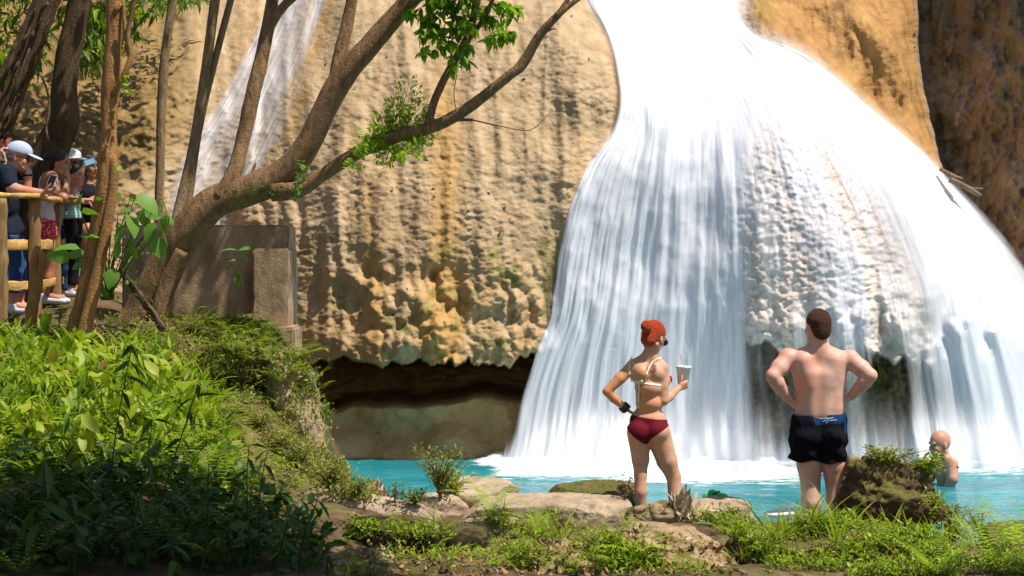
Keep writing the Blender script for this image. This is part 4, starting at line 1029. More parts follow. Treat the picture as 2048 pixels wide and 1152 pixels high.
# --- shrubs with fine leaves
def shrub(px, py, d, h, w, nst, label, seed, mat=None, Lr=(0.018, 0.04), per=26, droop=0.2, name='shrub', cat_='shrub', group=None, tpl=None, bare=0.25):
    rg = np.random.default_rng(seed); p = seat(px, py, d); root = empty(name, p)
    rows = []; Q = []; D = []
    for k in range(nst):
        a = rg.uniform(0, 6.28); sp_ = w * rg.uniform(0.2, 1.0); hh = h * rg.uniform(0.5, 1.0)
        u = np.linspace(0, 1, 6)
        x = p[0] + np.cos(a) * sp_ * u ** 1.4 + rg.normal(0, 0.012, 6) * u; y = p[1] + np.sin(a) * sp_ * u ** 1.4 * 0.7; z = p[2] + hh * (u - droop * u ** 3)
        rows.append(np.stack([x, y, z, 0.005 * (1 - 0.75 * u)], -1))
        m = int(per * rg.uniform(0.7, 1.3)); t_ = rg.uniform(bare, 1, m)
        c = np.stack([np.interp(t_, u, x), np.interp(t_, u, y), np.interp(t_, u, z)], -1) + rg.normal(0, 0.022, (m, 3))
        Q.append(c); D.append(rdir(rg, m, -20, 60))
    V, Fc = stems(rows); link('stem', mesh_np('stem', V, Fc), M_TWIGB, root)
    Q = np.concatenate(Q); D = np.concatenate(D)
    V, Fq = leaves(tpl or T_SMALL, Q, D, rg.uniform(*Lr, len(Q)), 1.0, rg.normal(0, 0.6, len(Q)))
    link('foliage', mesh_np('foliage', V, Fq), mat or M_SHRUB, root)
    return tag(root, label, cat_, group)
si = 0
SH = [(600,940,14.9,0.30,0.22,26,'pale green bush at the foot of the steep bank edge',None),
 (660,985,14.7,0.32,0.22,30,'fine leaved bush at the end of the bank, nearest the pool',None),
 (560,900,15.0,0.22,0.24,24,'low bush on the bank left of the pale green bush',None),
 (520,860,15.2,0.18,0.22,20,'low round bush halfway down the bank',None),
 (715,1000,14.6,0.22,0.16,14,'thin bush leaning over the pool behind the heap of dry leaves',None),
 (880,1000,14.7,0.50,0.24,40,'upright leafy bush standing before the pool, tallest by the slabs',None),
 (910,990,14.8,0.26,0.20,20,'bush spreading to the right of the tallest leafy bush',M_FERN),
 (830,1010,14.6,0.14,0.16,16,'dark low bush at the foot of the tallest leafy bush',M_MID),
 (790,1005,14.7,0.20,0.08,6,'sparse sprig left of the tallest leafy bush',None),
 (1905,1070,13.3,0.36,0.20,36,'bush right of the big earth covered rock, against the pool',None),
 (1860,1050,13.3,0.26,0.18,24,'bush at the foot of the big earth covered rock',M_FERN),
 (1780,925,13.5,0.12,0.26,34,'mossy weeds on the top of the big earth covered rock',None),
 (1850,950,13.4,0.16,0.16,20,'bush hanging from the right shoulder of the big earth covered rock',M_FERN),
 (1855,925,13.5,0.17,0.20,14,'feathery weed in front of the bald bather',None),
 (1960,1070,12.9,0.22,0.12,9,'thin sprig standing over the water right of the bush',None),
 (1600,1010,13.5,0.26,0.09,5,'thin flowering weed left of the legs of the man in shorts',None),
 (1250,1000,14.2,0.22,0.12,7,'dry thin weed left of the legs of the woman',M_TWIGB),
 (1300,1005,14.1,0.18,0.10,6,'dry thin weed between the legs of the woman',M_TWIGB),
 (645,815,15.9,0.14,0.10,14,'small bush sticking out from the steep bank edge',M_MID),
 (640,740,16.4,0.10,0.07,8,'small bush growing beside the wall footing',M_MID),
 (620,700,16.6,0.10,0.08,10,'weed growing out at the base of the wall end',M_FERN)]
for (px,py,d,h,w_,n,lab,mt) in SH:
    shrub(px, py, d, h, w_, n, lab, 500 + si, mt, group='bushes and weeds', per=20 if n > 8 else 12); si += 1

# --- grass tufts
def tuft(px, py, d, n, L, spread, label, seed, group='grass tufts'):
    rg = np.random.default_rng(seed); p = seat(px, py, d)
    q = p + np.stack([rg.normal(0, spread, n), rg.normal(0, spread * 0.6, n), np.full(n, -0.02)], -1)
    V, Fq = leaves(T_BLADE, q, rdir(rg, n, 45, 86), L * rg.uniform(0.4, 1.0, n), rg.uniform(0.5, 1.1, n), rg.normal(0, 0.8, n))
    o = link('grass_tuft', mesh_np('grass_tuft', V - p, Fq), M_GRASS); o.location = p
    return tag(o, label, 'grass', group)
gi = 0
for (px,py,d,n,L,s,lab) in [(1130,1075,12.9,26,0.30,0.04,'wispy tall grass in front of the pale rounded rock'),(1010,1060,13.2,22,0.28,0.04,'wispy grass rising behind the bright fern'),(1545,1085,12.2,34,0.30,0.06,'wispy grass on the left end of the mossy earth bank'),(1930,1090,12.2,40,0.32,0.07,'tall wispy grass before the bush at the water on the right'),(1690,1090,12.0,36,0.28,0.06,'wispy grass in the middle of the mossy earth bank'),(880,1060,13.0,18,0.22,0.03,'small wispy grass by the end of the dark earth ledge'),(1650,1055,12.9,46,0.36,0.08,'tall grass tuft in front of the legs of the man in shorts'),
  (1720,1062,12.8,30,0.22,0.08,'grass tuft right of the legs of the man in shorts'),
  (1580,1055,12.9,34,0.22,0.09,'grass tuft below the white sheet of foam board'),
  (1460,1040,13.3,26,0.22,0.08,'grass tuft in front of the rock with the green bag'),
  (1850,1070,12.8,46,0.24,0.12,'arching grass tuft in front of the big earth covered rock'),
  (1060,1040,13.3,22,0.24,0.03,'thin grass tuft on the longest flat slab'),
  (1780,1050,12.9,14,0.24,0.04,'few grass blades standing before the big earth covered rock'),
  (1500,1120,11.6,30,0.14,0.10,'short grass tuft beside the largest pale boulder'),
  (40,700,16.0,50,0.22,0.2,'grass tuft at the foot of the fence posts'),
  (60,880,13.3,60,0.30,0.16,'long grass tuft at the left edge of the bank'),
  (1780,1140,11.2,60,0.14,0.07,'short grass tuft near the bottom edge on the mossy earth bank')]:
    tuft(px, py, d, n, L, s, lab, 600 + gi); gi += 1

# --- tall plants at the lower left, shade put into their leaf and stem colour
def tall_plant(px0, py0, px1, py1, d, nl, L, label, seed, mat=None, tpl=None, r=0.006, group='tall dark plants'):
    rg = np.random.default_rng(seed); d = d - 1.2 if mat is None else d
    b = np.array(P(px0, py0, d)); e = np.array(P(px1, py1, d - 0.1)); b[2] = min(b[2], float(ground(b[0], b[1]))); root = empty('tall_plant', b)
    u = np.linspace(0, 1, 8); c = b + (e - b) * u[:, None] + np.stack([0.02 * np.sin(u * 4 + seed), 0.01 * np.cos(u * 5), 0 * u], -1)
    V, Fc = stems([np.concatenate([c, (r * (1 - 0.6 * u))[:, None]], 1)], 6); link('stem', mesh_np('stem', V, Fc), M_SHADESTEM if mat is None else M_TWIG, root)
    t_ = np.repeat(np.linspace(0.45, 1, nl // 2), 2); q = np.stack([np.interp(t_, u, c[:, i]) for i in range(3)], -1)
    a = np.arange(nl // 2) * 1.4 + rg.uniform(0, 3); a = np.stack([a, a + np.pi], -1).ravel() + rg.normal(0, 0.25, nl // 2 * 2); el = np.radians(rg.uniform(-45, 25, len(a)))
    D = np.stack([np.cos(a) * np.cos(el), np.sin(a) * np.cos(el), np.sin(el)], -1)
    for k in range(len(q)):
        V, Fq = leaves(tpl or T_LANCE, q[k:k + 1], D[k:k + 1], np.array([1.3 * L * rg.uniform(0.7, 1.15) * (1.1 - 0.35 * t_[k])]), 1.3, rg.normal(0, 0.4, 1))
        link('leaf', mesh_np('leaf', V, Fq), mat or M_SHADEL, root)
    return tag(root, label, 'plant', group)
ti = 0
for (a,b_,c_,e,d,nl,L,lab) in [(205,1010,262,690,11.6,18,0.13,'tallest of the plants darkened for shade, its tip just under the twin stemmed tree'),
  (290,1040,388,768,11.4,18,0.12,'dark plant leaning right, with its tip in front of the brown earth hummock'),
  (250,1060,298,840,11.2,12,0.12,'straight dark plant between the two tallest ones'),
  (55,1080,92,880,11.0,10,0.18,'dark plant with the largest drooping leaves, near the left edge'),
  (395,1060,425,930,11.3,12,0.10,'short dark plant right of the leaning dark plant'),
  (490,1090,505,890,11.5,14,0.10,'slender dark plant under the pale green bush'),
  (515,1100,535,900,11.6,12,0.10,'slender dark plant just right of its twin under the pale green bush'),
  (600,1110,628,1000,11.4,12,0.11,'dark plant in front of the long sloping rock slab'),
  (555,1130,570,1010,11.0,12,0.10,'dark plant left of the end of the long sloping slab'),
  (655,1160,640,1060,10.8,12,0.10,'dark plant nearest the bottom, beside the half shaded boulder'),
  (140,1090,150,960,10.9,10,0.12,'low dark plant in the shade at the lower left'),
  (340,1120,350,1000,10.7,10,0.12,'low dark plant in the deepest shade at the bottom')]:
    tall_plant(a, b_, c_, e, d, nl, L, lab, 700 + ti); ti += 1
# ground leaves in the shade, coloured dark to deepen it
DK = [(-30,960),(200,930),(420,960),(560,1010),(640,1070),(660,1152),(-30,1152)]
weeds('shade_plants', [(DK, 1.0)], 420, 0.26, (0.05, 0.12), M_SHADEL, T_OVAL, (4, 8))
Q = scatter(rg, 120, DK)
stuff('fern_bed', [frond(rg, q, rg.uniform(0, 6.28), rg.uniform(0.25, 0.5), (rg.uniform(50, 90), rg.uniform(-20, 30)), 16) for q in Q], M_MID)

# --- broad leaved plant by the fence
def broad_plant():
    root = empty('broad_leaved_plant', P(215, 620, 16.2)); rg = np.random.default_rng(8)
    spec = [(205,400,30,20),(250,405,55,-40),(300,410,70,-35),(335,425,60,-60),(185,425,45,0),(225,440,55,-70),(270,455,60,-60),(210,520,55,-60),(130,495,60,175),(115,515,55,190),(150,510,40,200),(320,500,55,-75),(335,480,50,-50),(205,580,60,-80),(235,505,40,-80),(160,395,32,80),(300,470,55,-110),(265,500,50,-90),(210,550,50,-60),(180,470,50,170),(290,440,50,-80),(330,450,45,-100),(240,470,50,-120),(200,440,45,150),(345,440,40,-50),(280,400,45,10),(225,560,50,-100),(160,530,45,-160),(255,420,40,20),(310,430,45,-20)]
    stem = []
    for (x, y, L, ang) in spec:
        d = 15.9 + rg.uniform(-0.25, 0.2); a = np.radians(ang)
        b = Pn(np.array([x - 0.5 * L * math.cos(a)]), np.array([y + 0.5 * L * math.sin(a)]), np.array([d]))
        D = np.array([[math.cos(a), -0.35 + rg.normal(0, 0.15), math.sin(a) + 0.1]])
        V, Fq = leaves(T_ROUND, b, D, np.array([L * 0.88 * d / F]), 0.85, np.array([rg.normal(0, 0.7)]))
        link('leaf', mesh_np('leaf', V, Fq), M_BIGL, root)
        bb = np.array(P(215 + rg.uniform(-12, 12), 600, 16.1)); mid = (bb + b[0]) / 2 + np.array([0, 0, 0.05])
        stem.append(np.stack([np.append(bb, 0.006), np.append(mid, 0.005), np.append(b[0], 0.003)]))
    V, Fc = stems(stem); link('stem', mesh_np('stem', V, Fc), M_TWIG, root)
    Q = np.concatenate([scatter_vol(rg, 160, (262, 520), (28, 70), 16.25, 0.12)])
    V, Fq = leaves(T_OVAL, Q, rdir(rg, len(Q), -60, 20), rg.uniform(0.03, 0.06, len(Q)), 1.0, rg.normal(0, 0.6, len(Q)))
    link('foliage', mesh_np('foliage', V, Fq), M_MID, root)
    tag(root, 'broad leaved plant with big heart shaped leaves between the twin stemmed tree and the wall', 'plant')
def scatter_vol(rg, n, c, r, d, dd):
    return Pn(c[0] + rg.normal(0, r[0], n), c[1] + rg.normal(0, r[1], n), d + rg.normal(0, dd, n))
broad_plant()
# small plant before the wall
root = empty('small_plant', P(478, 640, 17.1)); rg = np.random.default_rng(9)
V, Fc = stems([[(*P(478, 640, 17.1), 0.004), (*P(474, 580, 17.1), 0.003), (*P(472, 520, 17.05), 0.003)]]); link('stem', mesh_np('stem', V, Fc), M_TWIG, root)
for (x, y, L, ang) in [(450,525,26,175),(470,533,26,190),(490,545,30,-60),(478,548,26,-95),(488,505,32,15),(470,505,28,170),(500,512,22,-20),(462,530,24,200)]:
    a = math.radians(ang); b = Pn(np.array([476.]), np.array([y - 4.]), np.array([17.0]))
    V, Fq = leaves(T_OVAL, b, np.array([[math.cos(a), -0.4, math.sin(a)]]), np.array([L * 1.25 * 17 / F]), 1.0, rg.normal(0, 0.4, 1)); link('leaf', mesh_np('leaf', V, Fq), M_BIGL, root)
tag(root, 'small plant with spread oval leaves standing out against the concrete wall', 'plant')
# small plant with a yellow leaf near the twin stemmed tree
tall_plant(238, 720, 242, 665, 15.6, 10, 0.11, 'small leafy plant with a yellowing leaf, just in front of the bank top', 790, M_LUSH, T_LANCE, 0.004, 'leafy seedlings')

# --- foliage of the trees: children of the tree they grow on
def clump(parent, blobs, n, Lr, mat, tpl, name='foliage', e=(-80, 10), seed=1, per=5):
    rg = np.random.default_rng(seed); Q = []; D = []
    tot = sum(b[2] * b[3] for b in blobs)
    for (x, y, rx, ry, d) in blobs:
        m = max(3, int(n * rx * ry / tot)); a = rg.uniform(0, 6.28, m); r_ = np.sqrt(rg.uniform(0, 1, m))
        c = Pn(x + rx * r_ * np.cos(a), y + ry * r_ * np.sin(a), d + rg.normal(0, 0.09, m))
        for q in c:   # a whorl of leaves at each twig end
            k = rg.integers(max(2, per - 2), per + 2); Q.append(np.repeat(q[None], k, 0)); D.append(rdir(rg, k, *e))
    Q = np.concatenate(Q); D = np.concatenate(D)
    V, Fq = leaves(tpl, Q, D, rg.uniform(*Lr, len(Q)), 1.0, rg.normal(0, 0.5, len(Q)))
    return link(name, mesh_np(name, V, Fq), mat, parent)
clump(tr, [(900,25,62,40,16.2),(860,60,28,22,16.15),(855,92,22,14,16.1),(895,85,22,18,16.15),(930,70,20,26,16.2),(930,108,14,16,16.15),(1000,25,36,30,16.1),(1005,65,22,20,16.1),(985,78,12,12,16.1),(905,125,8,14,16.2),(830,15,18,16,16.2),(910,-40,100,40,16.1)], 210, (0.06, 0.13), M_TREEL, T_OVAL, seed=3)
rg = np.random.default_rng(77); rows = []
for (x, y) in [(860,60),(850,95),(895,88),(930,105),(905,125),(1005,70),(985,80),(1020,40),(835,20),(880,30),(940,40)]:
    a = np.array(P(x, y, 16.15)); b = np.array(P(930 + rg.uniform(-15, 25), -20, 16.25)); m = (a + b) / 2 + np.array([rg.normal(0, .04), 0, .05]); rows.append(np.stack([np.append(a, .003), np.append(m, .005), np.append(b, .007)]))
V, Fc = stems(rows); link('twig', mesh_np('twig', V, Fc), M_TWIGB, tr)
# feathery light green sprays
rg = np.random.default_rng(21); P_ = []; rows = []
for (x0,y0,x1,y1,n) in [(790,280,820,160,13),(800,275,870,245,9),(795,285,735,270,9),(790,285,770,325,7),(800,280,845,300,8),(780,285,765,225,8),(800,270,850,205,9),(815,280,860,262,7),(745,290,715,280,5),(800,285,820,310,6),(790,280,795,200,9),(700,310,725,325,5)]:
    a = np.array(P(x0, y0, 16.35)); b = np.array(P(x1, y1, 16.2 + rg.uniform(-0.1, 0.1)))
    rows.append(np.stack([np.append(a, 0.004), np.append((a + b) / 2 + [0, 0, 0.02], 0.003), np.append(b, 0.001)]))
    u = np.linspace(0.15, 1, n)
    for uu in u:
        p = a + (b - a) * uu
        for s_ in (-1, 1):
            dv = np.array([b[2] - a[2], 0, -(b[0] - a[0])]); dv = dv / np.linalg.norm(dv) * s_ + rg.normal(0, 0.35, 3); dv[2] -= 0.15
            dv /= np.linalg.norm(dv); L = rg.uniform(0.05, 0.11); m = 5
            q = p + dv * np.linspace(0.25, 1, m)[:, None] * L; q = np.repeat(q, 2, 0)
            sd = np.cross(dv, [0, 1, 0]); D = np.array([dv * 0.5 + sd * (1 if i % 2 else -1) for i in range(2 * m)]) + rg.normal(0, 0.15, (2 * m, 3))
            P_.append(leaves(T_SMALL, q, D, rg.uniform(0.038, 0.062, 2 * m), 1.0, rg.normal(0, 0.5, 2 * m)))
V, Fq = cat(P_); link('foliage', mesh_np('foliage', V, Fq), M_LIME, tr)
V, Fc = stems(rows); link('twig', mesh_np('twig', V, Fc), M_TWIGB, tr)
clump(tr, [(600,345,10,26,16.4),(592,385,12,16,16.4),(608,330,10,10,16.4)], 30, (0.03, 0.055), M_BIGL, T_OVAL, seed=5, per=3)
clump(tr, [(480,380,40,10,16.45),(545,378,28,12,16.4)], 70, (0.015, 0.035), M_SHADEL, T_SMALL, 'foliage', (-30, 60), 6)
clump(tb, [(250,160,12,10,15.7),(255,175,8,12,15.7),(235,330,6,8,15.7)], 12, (0.03, 0.05), M_LIME, T_OVAL, seed=7, per=4)

# --- wood at the upper left: leaves hanging over the earthy slope
rg = np.random.default_rng(31); Q = []; D = []
for (x, y, rx, ry, d, n) in [(30,60,70,110,19.0,420),(190,70,30,60,19.6,260),(180,100,26,40,19.5,150),(270,10,60,28,20.6,200),(15,130,24,40,18.6,120),(170,30,60,40,20.0,220),(360,-10,50,22,21.2,160),(250,60,25,40,20.0,90),(60,-60,200,50,19.5,500)]:
    a = rg.uniform(0, 6.28, n); r_ = np.sqrt(rg.uniform(0, 1, n)); c = Pn(x + rx * r_ * np.cos(a), y + ry * r_ * np.sin(a), d + rg.normal(0, 0.25, n)); Q.append(c); D.append(rdir(rg, n, -75, 10))
Q = np.concatenate(Q); D = np.concatenate(D)
k = rg.random(len(Q)) < .6
for kk, mm in ((k, M_MID), (~k, M_LUSH)): stuff('hillside_plants', [leaves(T_LANCE, Q[kk], D[kk], rg.uniform(0.07, 0.20, kk.sum()), 1.4, rg.normal(0, 0.6, kk.sum()))], mm)

# --- trees standing outside the frame on the right: their crowns shade the lower left corner, the wall and the upper left
def shade_tree(base, crown, r, n, label, seed, Lr=(0.16, 0.30)):
    rg = np.random.default_rng(seed); root = empty('shade_tree', base); b = np.array(base, float); c = np.array(crown, float)
    u = np.linspace(0, 1, 6)[:, None]; q = b + (c - b) * u + np.array([0.25, 0.1, 0]) * np.sin(u * 3)
    V, Q4, T3 = tube_np(np.concatenate([q, 0.13 * (1 - 0.6 * u)], 1), 10, 0.12, seed); link('trunk', mesh_np('trunk', V, [Q4, T3]), M_BARK, root)
    v = rg.normal(size=(n, 3)); v /= np.linalg.norm(v, axis=1, keepdims=True); pts = c + v * (rg.uniform(0, 1, (n, 1)) ** 0.45) * np.array(r)
    V, Fq = leaves(T_OVAL, pts, rdir(rg, n, -60, 30), rg.uniform(*Lr, n), 1.2, rg.normal(0, 0.6, n)); link('crown', mesh_np('crown', V, Fq), M_TREEL, root)
    return tag(root, label, 'tree')
def up_(px, py, d, t_): return np.array(P(px, py, d)) + np.array(SUN) * t_

def crown(parent, cs, n, mat, seed, Lr=(0.10, 0.20), name='crown'):
    rg = np.random.default_rng(seed); Q = []
    for c, r in cs:
        v = rg.normal(size=(n, 3)); v /= np.linalg.norm(v, axis=1, keepdims=True); Q.append(np.array(c) + v * (rg.uniform(0, 1, (n, 1)) ** 0.5) * np.array(r))
    Q = np.concatenate(Q); V, Fq = leaves(T_OVAL, Q, rdir(rg, len(Q), -70, 20), rg.uniform(*Lr, len(Q)), 1.2, rg.normal(0, 0.6, len(Q)))
    return link(name, mesh_np(name, V, Fq), mat, parent)
def up(px, py, d, t_): return np.array(P(px, py, d)) + np.array(SUN) * t_
crown(tr, [(up(400, 540, 17.9, 4.4), (0.8, 0.5, 0.5)), (up(300, 470, 17.6, 4.6), (0.6, 0.5, 0.4)), (up(520, 540, 17.9, 4.6), (0.5, 0.45, 0.4)), (up(90, 400, 18.6, 4.0), (0.5, 0.9, 0.3))], 330, M_TREEL, 91)
crown(td, [(up(60, 120, 20.5, 3.6), (0.9, 0.9, 0.5)), (up(180, 230, 20.0, 3.4), (0.6, 0.8, 0.4)), (up(-60, 200, 19.5, 3.6), (0.9, 0.9, 0.4))], 330, M_TREEL, 92)
# ------------------------------------------------------------------ figures: each body grown as ONE continuous surface from a distance field
class Fig:
    def __init__(s, d0):
        s.d0 = d0; s.s = F / d0; s.pr = []
    def J(s, px, py, dd=0.0): return np.array(P(px, py, s.d0 + dd))
    def copy(s):
        f = Fig(s.d0); f.pr = list(s.pr); return f
    def cone(s, a, b, ra, rb, k=0.03, flat=None, sub=False):
        """tapered limb between a and b (points), radii metres; flat=(axis, factor) thins it along an axis"""
        s.pr.append(('c', np.array(a, float), np.array(b, float), ra, rb, k, flat, sub)); return s
    def ell(s, c, r, k=0.03, M=None, sub=False):
        s.pr.append(('e', np.array(c, float), np.array(r, float), M, k, None, None, sub)); return s
    def chain(s, pts, k=0.03, flat=None):
        for a, b in zip(pts, pts[1:]): s.cone(a[0], b[0], a[1], b[1], k, flat)
        return s
    def pc(s, a, b, ra, rb, k=0.03, flat=None):  # pixel version: a=(px,py,dd), radii in pixels
        return s.cone(s.J(*a), s.J(*b), ra / s.s, rb / s.s, k, flat)
    def pe(s, c, r, k=0.03, M=None): return s.ell(s.J(*c), np.array(r, float) / s.s, k, M)
    def field(s, vox, pad=0.03, box=None):
        if box is None:
            lo = np.full(3, 1e9); hi = -lo
            for p in s.pr:
                if p[7]: continue
                if p[0] == 'c':
                    for c, r in ((p[1], p[3]), (p[2], p[4])): lo = np.minimum(lo, c - r); hi = np.maximum(hi, c + r)
                else:
                    r = np.max(p[2]) if p[3] is not None else p[2]; lo = np.minimum(lo, p[1] - r); hi = np.maximum(hi, p[1] + r)
            lo -= pad; hi += pad
        else: lo, hi = box
        n = np.ceil((hi - lo) / vox).astype(int) + 1
        A = np.full(n, 0.2, np.float32)
        for p in s.pr:
            k = p[4] if p[0] == 'e' else p[5]
            if p[0] == 'c':
                l = np.minimum(p[1] - p[3], p[2] - p[4]); h = np.maximum(p[1] + p[3], p[2] + p[4])
            else:
                r = np.max(p[2]) if p[3] is not None else p[2]; l = p[1] - r; h = p[1] + r
            m = k + 0.02
            i0 = np.clip(np.floor((l - m - lo) / vox).astype(int), 0, n); i1 = np.clip(np.ceil((h + m - lo) / vox).astype(int) + 1, 0, n)
            if np.any(i1 <= i0): continue
            ax = [lo[q] + np.arange(i0[q], i1[q]) * vox for q in range(3)]
            X, Y, Z = np.meshgrid(*ax, indexing='ij'); Q = np.stack([X, Y, Z], -1)
            if p[0] == 'c':
                a, b, ra, rb = p[1:5]; ba = b - a; q = Q - a; hh = np.clip((q @ ba) / (ba @ ba + 1e-12), 0, 1); v = q - hh[..., None] * ba
                if p[6] is not None:
                    axv = np.array(p[6][0], float); axv /= np.linalg.norm(axv); v = v + (v @ axv)[..., None] * axv * (1 / p[6][1] - 1)
                d = np.linalg.norm(v, axis=-1) - (ra + (rb - ra) * hh)
                if p[6] is not None: d = d * min(1, p[6][1] + 0.25)
            else:
                q = Q - p[1]
                if p[3] is not None: q = q @ p[3]
                k0 = np.linalg.norm(q / p[2], axis=-1); k1 = np.linalg.norm(q / p[2] ** 2, axis=-1) + 1e-9; d = k0 * (k0 - 1) / k1
            B = A[i0[0]:i1[0], i0[1]:i1[1], i0[2]:i1[2]]
            if p[7]:
                hq = np.maximum(k - np.abs(B + d), 0) / k; B[...] = np.maximum(B, -d) + hq * hq * k * 0.25
            else:
                k = max(k * 0.5, 0.003); hq = np.maximum(k - np.abs(B - d), 0) / k; B[...] = np.minimum(B, d) - hq * hq * k * 0.25
        return A, lo, vox

def surf(A, lo, vox):
    """surface nets"""
    n = A.shape; S = A < 0
    c = S[:-1, :-1, :-1].astype(np.int8)
    for (i, j, k) in ((1,0,0),(0,1,0),(0,0,1),(1,1,0),(1,0,1),(0,1,1),(1,1,1)): c = c + S[i:n[0]-1+i, j:n[1]-1+j, k:n[2]-1+k]
    act = (c > 0) & (c < 8); idx = np.full(act.shape, -1, np.int64); I = np.argwhere(act); idx[act] = np.arange(len(I))
    acc = np.zeros((len(I), 3)); cnt = np.zeros(len(I))
    cr = [(0,0,0),(1,0,0),(0,1,0),(1,1,0),(0,0,1),(1,0,1),(0,1,1),(1,1,1)]
    val = [A[I[:,0]+a, I[:,1]+b, I[:,2]+e].astype(float) for a, b, e in cr]
    for u in range(8):
        for v in range(u + 1, 8):
            if sum(abs(x - y) for x, y in zip(cr[u], cr[v])) != 1: continue
            m = (val[u] < 0) != (val[v] < 0); t_ = val[u] / (val[u] - val[v] + 1e-12)
            pt = np.array(cr[u])[None] + t_[:, None] * (np.array(cr[v]) - np.array(cr[u]))[None]
            acc[m] += pt[m]; cnt[m] += 1
    V = lo + (I + acc / cnt[:, None]) * vox
    Fs = []
    for ax in range(3):
        o1, o2 = [(1, 2), (2, 0), (0, 1)][ax]
        sl0 = [slice(1, -1)] * 3; sl0[ax] = slice(0, -1); sl1 = [slice(1, -1)] * 3; sl1[ax] = slice(1, None)
        a = S[tuple(sl0)]; b = S[tuple(sl1)]
        for flip, m in ((False, a & ~b), (True, ~a & b)):
            q = np.argwhere(m)
            if not len(q): continue
            e = q + 1; e[:, ax] -= 1
            def cell(d1, d2):
                w = e.copy(); w[:, o1] += d1; w[:, o2] += d2; return idx[w[:, 0], w[:, 1], w[:, 2]]
            f = np.stack([cell(-1, -1), cell(0, -1), cell(0, 0), cell(-1, 0)], -1)
            Fs.append(f[:, ::-1] if flip else f)
    return V, np.concatenate(Fs)

def rel(V, Fq, it=2):
    """light Laplacian smoothing"""
    for _ in range(it):
        s = np.zeros_like(V); c = np.zeros(len(V))
        for a, b in ((0, 1), (1, 2), (2, 3), (3, 0)):
            np.add.at(s, Fq[:, a], V[Fq[:, b]]); np.add.at(s, Fq[:, b], V[Fq[:, a]]); np.add.at(c, Fq[:, a], 1); np.add.at(c, Fq[:, b], 1)
        V = V * 0.5 + 0.5 * s / np.maximum(c, 1)[:, None]
    return V

def skin_mat(name, base, rough=0.5):
    t = NT(name); po = t.obj()
    c = t.mix(t.ramp(t.noise(po, 16, 5, 0.65), [(0.35, 0.0), (0.65, 1.0)]), tuple(x * 0.86 for x in base), tuple(min(1, x * 1.08) for x in base))
    c = t.mix(t.ramp(t.noise(po, 6, 3, 0.5), [(0.4, 0.0), (0.65, 0.9)]), c, (base[0] * 1.02, base[1] * 0.78, base[2] * 0.70))
    c = t.mix(t.ramp(t.noise(po, 90, 2, 0.5), [(0.62, 0.0), (0.72, 0.35)]), c, (base[0] * 0.7, base[1] * 0.5, base[2] * 0.42))
    c = t.mix(1.0, c, t.attr('tint', 'Vector'), 'MULTIPLY')
    c = t.mix(t.attr('ink'), c, t.ramp(t.noise(po, 60, 3, 0.6), [(0.4, (0.05, 0.04, 0.05)), (0.6, (0.30, 0.03, 0.04))]))
    return t.done(t.bsdf(c, rough, t.bump(t.noise(po, 130, 3), 0.08, 0.004), 0.35, **{'Subsurface Weight': 0.12, 'Subsurface Radius': (0.02, 0.008, 0.004), 'Subsurface Scale': 0.4}))
M_SK_MAN = skin_mat('fair_skin', (0.68, 0.43, 0.34))
M_SK_WOM = skin_mat('warm_skin', (0.62, 0.35, 0.22))
M_SK_BALD = skin_mat('reddish_skin', (0.58, 0.31, 0.22))
M_SK_DARK = skin_mat('brown_skin', (0.42, 0.22, 0.125))
def cloth(name, col, rough=0.85, var=0.12, sc=30): return simple(name, col, rough, 0.2, var, sc, 0.25)

def hframe(yaw, pitch=0.0, roll=0.0):
    M = Matrix.Rotation(R(yaw), 3, 'Z') @ Matrix.Rotation(R(-pitch), 3, 'Y') @ Matrix.Rotation(R(roll), 3, 'X')
    return np.array(M)

def head(f, c, M, sc=1.0, k=0.02, fem=False):
    """head with brow, nose, lips, chin and ears; local x = forward"""
    def L(*p): return c + M @ (np.array(p) * sc)
    f.ell(L(-.012, 0, .028), np.array((.097, .076, .096)) * sc, k, M)
    f.ell(L(.022, 0, -.042), np.array((.066, .058, .074)) * sc, 0.03, M)
    f.ell(L(.056, 0, -.096), np.array((.028, .030, .021)) * sc * (0.85 if fem else 1), 0.03, M)
    f.cone(L(-.02, -.05, -.06), L(.045, -.022, -.098), .02 * sc, .014 * sc, 0.03); f.cone(L(-.02, .05, -.06), L(.045, .022, -.098), .02 * sc, .014 * sc, 0.03)
    f.cone(L(.082, -.032, .022), L(.082, .032, .022), .011 * sc, .011 * sc, 0.015)
    for s_ in (-1, 1):
        f.ell(L(.06, s_ * .036, -.028), np.array((.026, .022, .026)) * sc, 0.02, M)
        f.ell(L(.092, s_ * .033, .001), np.array((.012, .016, .010)) * sc, 0.012, M, True)
    f.cone(L(.088, 0, .008), L(.106, 0, -.030), .008 * sc, .0125 * sc, 0.012)
    f.cone(L(.097, -.010, -.034), L(.097, .010, -.034), .009 * sc, .009 * sc, 0.01)
    f.cone(L(.083, -.018, -.066), L(.083, .018, -.066), .0085 * sc, .0085 * sc, 0.008); f.ell(L(.096, 0, -.068), np.array((.006, .02, .0025)) * sc, 0.004, M, True)
    for s_ in (-1, 1): f.ell(L(-.006, s_ * .078, -.012), np.array((.019, .009, .032)) * sc, 0.008, M)
    return L

